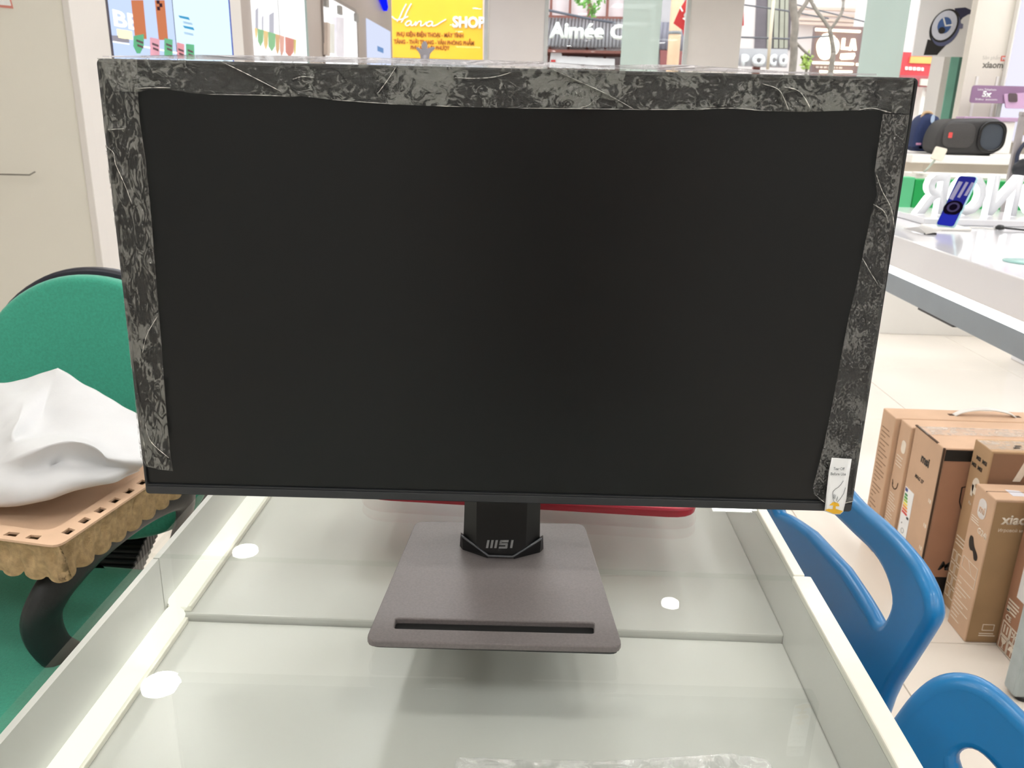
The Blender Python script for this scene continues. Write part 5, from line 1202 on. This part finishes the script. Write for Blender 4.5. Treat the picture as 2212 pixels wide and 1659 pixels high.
hm = lambda u, v: Vector((op(u, v)[0], OY - .004, op(u, v)[1]))
scr = [smooth2([(858, 47), (864, 38), (870, 24), (878, 9)], 4), smooth2([(867, 49), (874, 38), (880, 24), (889, 8)], 4), smooth2([(847, 36), (856, 43), (868, 42), (882, 36)], 4),
       smooth2([(888, 46), (882, 46), (876, 52), (880, 56), (886, 53), (889, 47), (888, 55), (894, 54), (899, 47)], 4), smooth2([(899, 47), (898, 56), (904, 48), (910, 47), (909, 56), (916, 54), (922, 48)], 4),
       smooth2([(934, 47), (927, 47), (921, 53), (926, 57), (932, 54), (935, 48), (934, 56), (942, 55), (952, 49), (964, 42)], 4)]
for p_ in scr:
    P_ = [hm(a_, b_) + Vector((0, -.012, 0)) for a_, b_ in p_]
    tube('script_stroke', P_, 1.9 * kk, M_yw, hs2, 8, sq=(1, .6))
otext(hs2, 'SHOP', 978, 59, 1048, 20, OY, M_yw, bold=.008, th=.03)
M_or = mat('sign_orange_text', '#a8540f', .6, nscale=10)
otext(hs2, 'PHỤ KIỆN ĐIỆN THOẠI - MÁY TÍNH', 857, 78, 1001, 8, OY, M_or, bold=.002)
otext(hs2, 'TẢNG - THỜI TRANG - VĂN PHÒNG PHẨM', 851, 94, 1024, 8, OY, M_or, bold=.002)
otext(hs2, 'PHỤ KIỆN ĐI PHƯỢT', 887, 106, 971, 7, OY, M_or, bold=.002)
front('lower_band', [(846, 150), (1043, 156), (1043, 131), (846, 125)], OY - .01, .08, mat('band_grey', '#a09a9c', .6, nscale=5), hs2)
odash(hs2, 854, 896, 134, 5, OY - .012, mat('band_text', '#5f5a5e', .6, nscale=5), 3, 7)
# cafe with tiled roof
cf = thing('cafe_building', (.8, OY + .8, -.06), 'red brown cafe with a grey tiled roof and brown window bars', 'building')
ca0, ca1 = op(1170, 0)[0], op(1424, 0)[0]
box('upper_wall', (ca0, OY + 1.0, 1.9), (ca1, OY + 2.2, 5.5), mat('cafe_pale', '#efdfe0', .8, nscale=3), cf)
box('lower_wall', (ca0, OY + .35, -.06), (ca1, OY + 2.2, 1.9), mat('cafe_red', '#8d524a', .8, nscale=4, namp=.08), cf)
M_brn = mat('bar_brown', '#8a5348', .6, nscale=8)
for x in (1191, 1232, 1273, 1313, 1352): a = op(x, 0, OY + .9)[0]; box('window_bar', (a - .02, OY + .88, 1.9), (a + .02, OY + .95, 4.2), M_brn, cf)
z0 = op(1260, 40, OY + .85)[1]; box('sill_beam', (ca0, OY + .85, z0 - .03), (ca1, OY + .98, z0 + .04), M_brn, cf)
M_rt = mat('roof_grey', '#8d888b', .7, nscale=6, namp=.10)
zt_, zb_ = op(1260, 42, OY + .85)[1], op(1260, 100, OY)[1]
n = 32
for k in range(n):
    x = ca0 + (ca1 - ca0) * (k + .5) / n
    tube('roof_tile', [(x, OY + .85, zt_), (x - .06, OY, zb_)], (ca1 - ca0) / n * .46, M_rt, cf, 8)
box('roof_underlay', (ca0, OY + .05, zb_ - .09), (ca1, OY + .9, zb_ - .05), M_brn, cf)
otext(cf, 'Aimée', 1186, 81, 1304, 28, OY - .10, M_yw, bold=.012, th=.06)
otext(cf, 'Café', 1317, 84, 1400, 26, OY - .10, M_yw, bold=.012, th=.06)
front('notice_strip', [(1186, 146), (1328, 150), (1328, 127), (1214, 121), (1213, 114), (1190, 114)], OY + .2, .05, mat('notice_white', '#e9e2e2', .6, nscale=5), cf)
front('red_dot', [(1190, 129), (1200, 129), (1200, 134), (1190, 134)], OY + .18, .01, M_red, cf)
tube('street_cable', [hm(1150, 15), hm(1260, 38), hm(1330, 50)], .02, mat('cable_dark', '#5a5a64', .6, nscale=5), cf, 6)
# hanging plant
M_lf = mat('leaf_green', '#7fae5c', .6, nscale=10, namp=.2)
bm = bmesh.new()
for k in range(70):
    px_, py_ = random.choice([(1258, 8), (1270, 2), (1285, 14), (1282, 24), (1296, 4), (1250, 0), (1278, 30)])
    p_ = on_y(px_ + random.gauss(0, 4), py_ + random.gauss(0, 4), OY - .6); r1_ = Vector((random.gauss(0, 1), random.gauss(0, 1), random.gauss(0, 1))).normalized(); r2_ = r1_.orthogonal()
    vs = [bm.verts.new(p_ + r1_ * .05), bm.verts.new(p_ + r2_ * .02), bm.verts.new(p_ - r1_ * .05), bm.verts.new(p_ - r2_ * .02)]; bm.faces.new(vs)
hp_ = thing('hanging_plant', on_y(1275, 0, OY - .6), 'green leafy creeper hanging in front of the cafe windows', 'plant')
lo_ = from_bm('leaves', bm, M_lf, hp_); lo_['kind'] = 'stuff'
tube('stem', smooth_path([on_y(1275, -40, OY - .6), on_y(1274, 0, OY - .6), on_y(1282, 28, OY - .6)], 4), .012, mat('stem_brown', '#7a6650', .7, nscale=10), hp_, 6)
# curtained house and red banner
ch2 = thing('curtained_house', (2.1, OY + .3, -.06), 'house with grey curtains beside the red banner', 'building')
box('wall', (op(1425, 0)[0], OY + .30, -.06), (op(1500, 0)[0], OY + .34, 5), mat('house_grey', '#b9b0b2', .8, nscale=4), ch2)
for k in range(6): x = op(1433 + k * 10, 0)[0]; tube('curtain_fold', [(x, OY + .24, op(1450, 105)[1]), (x + .02, OY + .24, op(1450, 45)[1])], .045, mat('curtain_grey', '#8d8792', .8, nscale=10), ch2, 8)
front('base_band', [(1426, 150), (1500, 152), (1500, 112), (1426, 108)], OY + .2, .05, mat('band_rust', '#9a5a58', .7, nscale=5), ch2)
pl2 = thing('wooden_pole', on_y(1459, 140, 12.5), 'tan wooden pole standing outside the narrow pane', 'pole')
pz = on_y(1459, 60, 12.5); tube('pole_shaft', [(pz.x, 12.5, -.06), (pz.x, 12.5, 3.6)], .085, mat('pole_tan', '#dcb695', .7, nscale=6, namp=.08), pl2, 12)
tube('pole_band', [(pz.x, 12.5, on_y(1459, 71, 12.5).z - .02), (pz.x, 12.5, on_y(1459, 71, 12.5).z + .02)], .09, mat('band_steel', '#8a8a8c', .4, nscale=10), pl2, 12)
rbn = thing('red_banner', on_y(1480, 90, 10.5), 'tilted red banner with white writing outside behind the column', 'banner')
front('banner_cloth', [(1455, 50), (1468, 20), (1500, -30), (1606, -20), (1607, 55), (1560, 66), (1484, 72)], 10.5, .02, mat('banner_red', '#c92a2a', .6, nscale=5), rbn)
front('banner_cloth', [(1474, 66), (1486, 74), (1484, 90), (1478, 82)], 10.48, .015, MATS['banner_red'], rbn)
bmp = lambda u, v: Vector((op(u, v, 10.47)[0], 10.47, op(u, v, 10.47)[1]))
strokes('banner_writing', [smooth2([(1486, 24), (1479, 32), (1482, 42), (1488, 40)], 3), [(1470, 16), (1474, 24)], [(1476, 40), (1488, 46)]], 3.0, bmp, Vector((0, -.005, 0)), M_yw, rbn)
# pale building with dark window
pbl = thing('pale_building', (4, 17.5, -.06), 'pale pink building with a tall dark window behind the bare tree', 'building')
PYB = 17.0
box('wall', (op(1560, 0, PYB)[0], PYB, -.06), (op(2010, 0, PYB)[0], PYB + 1.5, 6.5), mat('wall_pink_white', '#efe4e0', .8, nscale=3, namp=.03), pbl)
front('window_opening', [(1630, 106), (1706, 108), (1712, -40), (1636, -40)], PYB - .03, .05, mat('window_dark', '#6d6268', .3, nscale=3, namp=.2), pbl)
for x, w_ in ((1662, 10), (1676, 9), (1688, 9), (1698, 7)):
    front('curtain_panel', [(x - w_ / 2, 104), (x + w_ / 2, 104), (x + w_ / 2 + 3, -40), (x - w_ / 2 + 3, -40)], PYB - .07, .03, mat('curtain_sage', '#b5b3a3', .8, nscale=4, namp=.08), pbl)
for y_ in (14, 27, 38, 47): front('awning_slat', [(1722, y_), (1880, y_ + 6), (1880, y_ + 12), (1722, y_ + 5)], PYB - .25, .1, mat('awning_cream', '#e7cfc0', .7, nscale=4), pbl)
psn = thing('white_shop_sign', on_y(1650, 130, 15.5), 'white shop sign with raised round letters below the dark window', 'sign')
front('sign_board', [(1588, 142), (1700, 146), (1702, 106), (1592, 104)], 15.5, .1, mat('psign_white', '#bdb8ba', .6, nscale=4), psn)
M_pl = mat('letter_white', '#f7f5f4', .4, nscale=8)
for chs, x0_, x1_ in (('P', 1599, 1615), ('O', 1622, 1650), ('C', 1660, 1674), ('O', 1680, 1698)): otext(psn, chs, x0_, 141, x1_, 19, 15.46, M_pl, bold=.02, th=.08)
ww = lambda pts_, y: [on_y(a_, b_, y) for a_, b_ in pts_]
p_ = on_y(1640, 130, 15.5); box('sign_bracket', (p_.x - .06, 15.61, -.06), (p_.x + .06, 15.7, p_.z), M_brn, psn)
wr = thing('overhead_wires', on_y(1700, 82, 13.0), 'dark overhead wires crossing in front of the pale building', 'wires')
M_wire = mat('wire_dark', '#6b676c', .6, nscale=8)
tube('wire', ww([(1590, 80), (1700, 84), (1790, 78)], 13.0), .014, M_wire, wr, 6); tube('wire', ww([(1590, 8), (1690, 22), (1790, 40)], 13.0), .012, M_wire, wr, 6); tube('wire', ww([(1720, 10), (1880, 50)], 13.0), .010, M_wire, wr, 6)
tube('guy_pole', ww([(1658, 150), (1672, -10)], 12.8), .022, mat('pole_cream', '#e3cdb4', .6, nscale=6), wr, 8)
tree = thing('bare_tree', (on_y(1790, 150, 11.8).x, 11.8, -.06), 'bare forked street tree in front of the glowing sign', 'tree')
M_bark = mat('bark', '#8f8278', .85, nscale=14, namp=.2)
TY = 11.8
x_ = on_y(1793, 150, TY).x
tube('trunk', smooth_path([(x_, TY, -.06)] + ww([(1795, 150), (1800, 110), (1792, 62)], TY), 4), [.036] * 5 + [.032] * 4 + [.028] * 4, M_bark, tree, 10)
for pth, r_ in (([(1794, 66), (1780, 44), (1762, 20), (1748, -6)], .024), ([(1794, 64), (1808, 44), (1820, 22), (1822, -10)], .02)): tube('branch', smooth_path(ww(pth, TY), 4), r_, M_bark, tree, 8)
t2 = thing('forked_tree', (on_y(1716, 150, 12.3).x, 12.3, -.06), 'second bare tree left of the glowing sign', 'tree')
x_ = on_y(1712, 150, 12.3).x
tube('trunk', smooth_path([(x_, 12.3, -.06)] + ww([(1712, 150), (1714, 90), (1718, 55), (1714, 20), (1712, -10)], 12.3), 4), .05, M_bark, t2, 10)
tube('branch', smooth_path(ww([(1718, 48), (1728, 26), (1742, 6), (1748, -10)], 12.3), 4), .028, M_bark, t2, 8)
tube('branch', smooth_path(ww([(1716, 88), (1735, 108), (1752, 122)], 12.3), 4), .018, M_bark, t2, 6)
bush = thing('street_bush', on_y(1742, 135, 12.6), 'small light green shrub beside the second bare tree', 'plant')
bm = bmesh.new()
for k in range(60):
    p_ = on_y(1742 + random.gauss(0, 5), 130 + random.gauss(0, 7), 12.6 + random.gauss(0, .06)); r1_ = Vector((random.gauss(0, 1), random.gauss(0, 1), random.gauss(0, 1))).normalized(); r2_ = r1_.orthogonal()
    bm.faces.new([bm.verts.new(p_ + r1_ * .05), bm.verts.new(p_ + r2_ * .025), bm.verts.new(p_ - r1_ * .05), bm.verts.new(p_ - r2_ * .025)])
from_bm('leaves', bm, mat('leaf_lime', '#a6b85a', .6, nscale=10, namp=.2), bush)['kind'] = 'stuff'
p_ = on_y(1742, 150, 12.6); tube('stem', [(p_.x, 12.6, -.06), (p_.x, 12.6, p_.z + .15)], .02, M_bark, bush, 6)
# glowing fruit sign
lsg = thing('glowing_sign', on_y(1800, 160, 13.4), 'brown sign board with a glowing fruit emblem and LA letters', 'sign')
LYS = 13.4
front('sign_board', [(1752, 168), (1860, 170), (1866, 58), (1762, 56)], LYS, .12, mat('sign_brown', '#7d625f', .6, nscale=4, namp=.05), lsg)
E_sg = emit('sign_glow', '#fff3d8', 4.5)
def lsl(name, px, sm=0):
    o = [op(a_, b_, LYS - .01) for a_, b_ in px]; o = smooth2(o, 3, True) if sm else o
    return slab(name, o, lambda a_, b_: Vector((a_, LYS - .01, b_)), Vector((0, -.03, 0)), E_sg, lsg)
lsl('fruit_emblem', [(1764, 108), (1765, 92), (1774, 80), (1786, 77), (1792, 82), (1793, 110), (1790, 126), (1780, 129), (1770, 124)], 1)
lsl('fruit_emblem', [(1795, 84), (1804, 82), (1811, 92), (1811, 106), (1806, 116), (1798, 121), (1796, 104)], 1)
lsl('fruit_crown', [(1774, 78), (1778, 74), (1786, 72), (1796, 74), (1803, 80), (1790, 81)], 0)
lsl('sign_letter', [(1816, 107), (1819, 83), (1825, 83), (1823, 102), (1832, 102), (1831, 108)]); lsl('sign_letter', [(1833, 109), (1839, 84), (1846, 84), (1849, 109), (1843, 109), (1842, 103), (1839, 103), (1838, 109)])
lsl('sign_pill', [(1814, 126), (1816, 116), (1845, 115), (1846, 120), (1842, 128), (1818, 129)])
for q_ in ([(1761, 61), (1790, 63), (1790, 68), (1761, 67)], [(1795, 63), (1858, 66), (1857, 71), (1795, 68)], [(1755, 133), (1795, 134), (1795, 139), (1755, 138)], [(1800, 134), (1843, 136), (1843, 141), (1800, 140)], [(1849, 137), (1859, 137), (1858, 142), (1849, 142)], [(1770, 152), (1790, 153), (1790, 158), (1770, 158)], [(1795, 152), (1840, 153), (1839, 158), (1795, 158)]): lsl('light_bar', q_)
odash(lsg, 1762, 1820, 147, 4, LYS - .002, mat('sign_small_text', '#cbb8ae', .6, nscale=10), 3, 8)
for x_ in (1775, 1840): p_ = on_y(x_, 160, LYS); box('sign_post', (p_.x - .05, LYS + .13, -.06), (p_.x + .05, LYS + .22, p_.z + .4), M_brn, lsg)
# red shop beyond the watch poster
rs = thing('red_shop', (5.6, 14.2, -.06), 'red fronted shop across the street right of the frosted pane', 'building')
RY = 14.0
box('wall', (op(1930, 0, RY)[0], RY + .2, -.06), (op(2230, 0, RY)[0], RY + 1.6, 5.8), mat('shop_white', '#f2e6e2', .8, nscale=3), rs)
front('red_fascia', [(1944, 112), (2075, 118), (2070, 190), (1940, 184)], RY, .15, mat('fascia_red', '#d84248', .6, nscale=5), rs)
front('yellow_strip', [(1968, 122), (2056, 124), (2052, 139), (1965, 136)], RY - .03, .05, mat('strip_yellow', '#eab565', .6, nscale=5), rs)
odash(rs, 1955, 1996, 151, 7, RY - .004, M_yw, 4, 9, .06); odash(rs, 2013, 2046, 153, 7, RY - .004, M_yw, 4, 9, .03)
front('red_awning', [(1945, 162), (2030, 165), (2022, 188), (1940, 182)], RY - .4, .1, mat('awning_red', '#b95a60', .7, nscale=5, namp=.1), rs)
front('green_light', [(2024, 166), (2043, 167), (2041, 175), (2023, 174)], RY - .45, .05, emit('led_green', '#12e06a', 1.3), rs)
front('green_light', [(2027, 157), (2043, 158), (2043, 161), (2026, 160)], RY - .45, .05, emit('led_lime', '#79c55a', 1.0), rs)
front('door_curtain', [(1990, 170), (2016, 171), (2013, 186), (1988, 184)], RY - .5, .04, mat('curtain_cream', '#d9cfc0', .7, nscale=6), rs)
front('white_column', [(1994, 188), (2018, 188), (2008, 250), (1984, 250)], RY - .3, .2, mat('column_cream', '#f0e6dc', .7, nscale=6), rs)
otext(rs, '20', 2000, 206, 2012, 12, RY - .32, M_red, bold=.006)
front('grey_door', [(2016, 196), (2036, 196), (2026, 260), (2006, 260)], RY - .2, .1, mat('door_grey', '#b3aab0', .6, nscale=6, namp=.1), rs)

# ================================================================= THE PERSON TAKING THE PICTURE (reflected in the screen)
def skin_mesh(name, chains, m, parent, lev=2):
    """chains: list of [(point, radius), ...]; a point shared by value joins chains into one continuous surface"""
    V_, E_s, R_, idx = [], [], [], {}
    for chn in chains:
        pr_ = None
        for p, r in chn:
            k = tuple(round(c, 4) for c in p)
            if k not in idx: idx[k] = len(V_); V_.append(p); R_.append(r)
            if pr_ is not None and pr_ != idx[k]: E_s.append((pr_, idx[k]))
            pr_ = idx[k]
    me = bpy.data.meshes.new(name); me.from_pydata([tuple(v) for v in V_], E_s, []); me.update()
    ob = bpy.data.objects.new(name, me); COL.objects.link(ob)
    mo = ob.modifiers.new('skin', 'SKIN'); mo.use_smooth_shade = True
    for i, r in enumerate(R_):
        rr = r if isinstance(r, tuple) else (r, r); me.skin_vertices[0].data[i].radius = rr; me.skin_vertices[0].data[i].use_root = (i == 0)
    sb = ob.modifiers.new('sub', 'SUBSURF'); sb.levels = lev; sb.render_levels = lev
    dg = bpy.context.evaluated_depsgraph_get(); m2 = bpy.data.meshes.new_from_object(ob.evaluated_get(dg)); bpy.data.objects.remove(ob); bpy.data.meshes.remove(me)
    m2.materials.clear()
    return link(name, m2, m, parent, True)
PX, PYY = .10, -.36
per = thing('person', (PX, PYY, 0), 'standing person in dark clothes holding up a phone, mirrored dimly in the monitor', 'person')
M_skin = mat('skin', '#c99a7c', .5, nscale=20, namp=.05); M_shirt = mat('dark_shirt', '#17181c', .85, nscale=60, namp=.1); M_jean = mat('dark_trousers', '#1d212b', .85, nscale=60, namp=.1)
def pp_(x, y, z): return (PX + x, PYY + y, z)
pel = (pp_(0, 0, .86), (.15, .11)); waist = (pp_(0, 0, 1.0), (.14, .10)); chest = (pp_(0, .0, 1.20), (.165, .11)); neckb = (pp_(0, -.01, 1.34), (.07, .065)); head0 = (pp_(0, .015, 1.43), (.055, .065))
body = [[pel, waist, chest, neckb, head0, (pp_(0, .02, 1.50), (.075, .09)), (pp_(0, .01, 1.575), (.075, .09)), (pp_(0, .0, 1.62), (.05, .06))]]
hands = {}
for sx_ in (-1, 1):
    sh = (pp_(.17 * sx_, -.01, 1.27), .055); el = (pp_(.23 * sx_, .10, 1.06), .042)
    wr_ = (Vector((.085 * sx_ + .02, -.09, 1.155)), .026)
    pal = (Vector((.080 * sx_ + .01, -.055, 1.185)), (.030, .016))
    body.append([chest, sh, el, wr_, pal])
    for k in range(4):     # fingers curl round the back of the phone
        z0_ = 1.178 + k * .016; ln = (.9, 1.0, .95, .8)[k]
        b_ = Vector((.080 * sx_, -.040, z0_)); body.append([pal, (b_, .009), (b_ + Vector((-.014 * sx_ * ln, .020 * ln, .002)), .008), (b_ + Vector((-.036 * sx_ * ln, .026 * ln - .004, .003)), .007)])
    b_ = Vector((.082 * sx_, -.052, 1.165)); body.append([pal, (b_, .010), (b_ + Vector((-.020 * sx_, .008, .010)), .009), (b_ + Vector((-.040 * sx_, .010, .020)), .008)])
    hip = (pp_(.09 * sx_, 0, .80), .095); kn = (pp_(.10 * sx_, .01, .46), .06); an = (pp_(.10 * sx_, -.01, .09), .042); toe = (pp_(.105 * sx_, .12, .045), (.042, .035))
    body.append([pel, hip, kn, an, toe])
skin_mesh('body', body, M_skin, per)
skin_mesh('shirt', [[(pp_(0, 0, .82), (.165, .125)), (pp_(0, 0, 1.0), (.158, .118)), (pp_(0, 0, 1.2), (.182, .126)), (pp_(0, -.01, 1.31), (.10, .09))]] + [[(pp_(0, 0, 1.2), (.182, .126)), (pp_(.17 * q_, -.01, 1.27), .07), (pp_(.215 * q_, .06, 1.13), .062)] for q_ in (-1, 1)], M_shirt, per)
skin_mesh('trousers', [[(pp_(0, 0, .90), (.158, .118)), (pp_(.09 * q_, 0, .78), .108), (pp_(.10 * q_, .01, .46), .078), (pp_(.10 * q_, -.01, .08), .066)] for q_ in (-1, 1)], M_jean, per)
for q_ in (-1, 1): box('shoe', (PX + .105 * q_ - .048, PYY - .07, .001), (PX + .105 * q_ + .048, PYY + .19, .085), M_black, per, .028, 4, True)
skin_mesh('hair', [[(pp_(0, -.045, 1.50), (.07, .06)), (pp_(0, -.03, 1.59), (.084, .08)), (pp_(0, .0, 1.645), (.07, .08))]], mat('dark_hair', '#15110f', .5, nscale=90, namp=.2), per)
for q_ in (-1, 1):
    lathe('eye', [(.002, 0), (.011, .002), (.011, .006), (.002, .010)], pp_(.032 * q_, .098, 1.525), mat('eye_dark', '#1a1512', .3, nscale=30), per, 12, Vector((0, 1, 0)))
    lathe('ear', [(.004, -.008), (.018, -.006), (.022, .0), (.016, .008), (.004, .01)], pp_(.085 * q_, .005, 1.51), M_skin, per, 14, Vector((q_, 0, 0)))
tube('nose', [pp_(0, .098, 1.53), pp_(0, .118, 1.495), pp_(0, .100, 1.485)], [.008, .014, .009], M_skin, per, 10)
tube('mouth', [pp_(-.022, .098, 1.455), pp_(0, .106, 1.453), pp_(.022, .098, 1.455)], .006, mat('lips', '#9c5f55', .5, nscale=30), per, 8)
hph = thing('held_phone', (0, -.03, 1.165), 'phone held up in both hands by the person mirrored in the monitor', 'phone')
slab('phone_body', rrect(-.081, 1.164, .081, 1.238, .010), lambda a, b: Vector((a, -.026, b)), Vector((0, -.009, 0)), mat('phone_slate', '#3a3d42', .35, nscale=20), hph, (), None, .002)
slab('camera_bump', rrect(-.018, 1.184, .018, 1.218, .012), lambda a, b: Vector((a, -.0255, b)), Vector((0, .003, 0)), M_black, hph)
slab('phone_screen', rrect(-.077, 1.168, .077, 1.234, .008), lambda a, b: Vector((a, -.0355, b)), Vector((0, -.0006, 0)), emit('held_screen', '#cfd3d6', .6), hph)
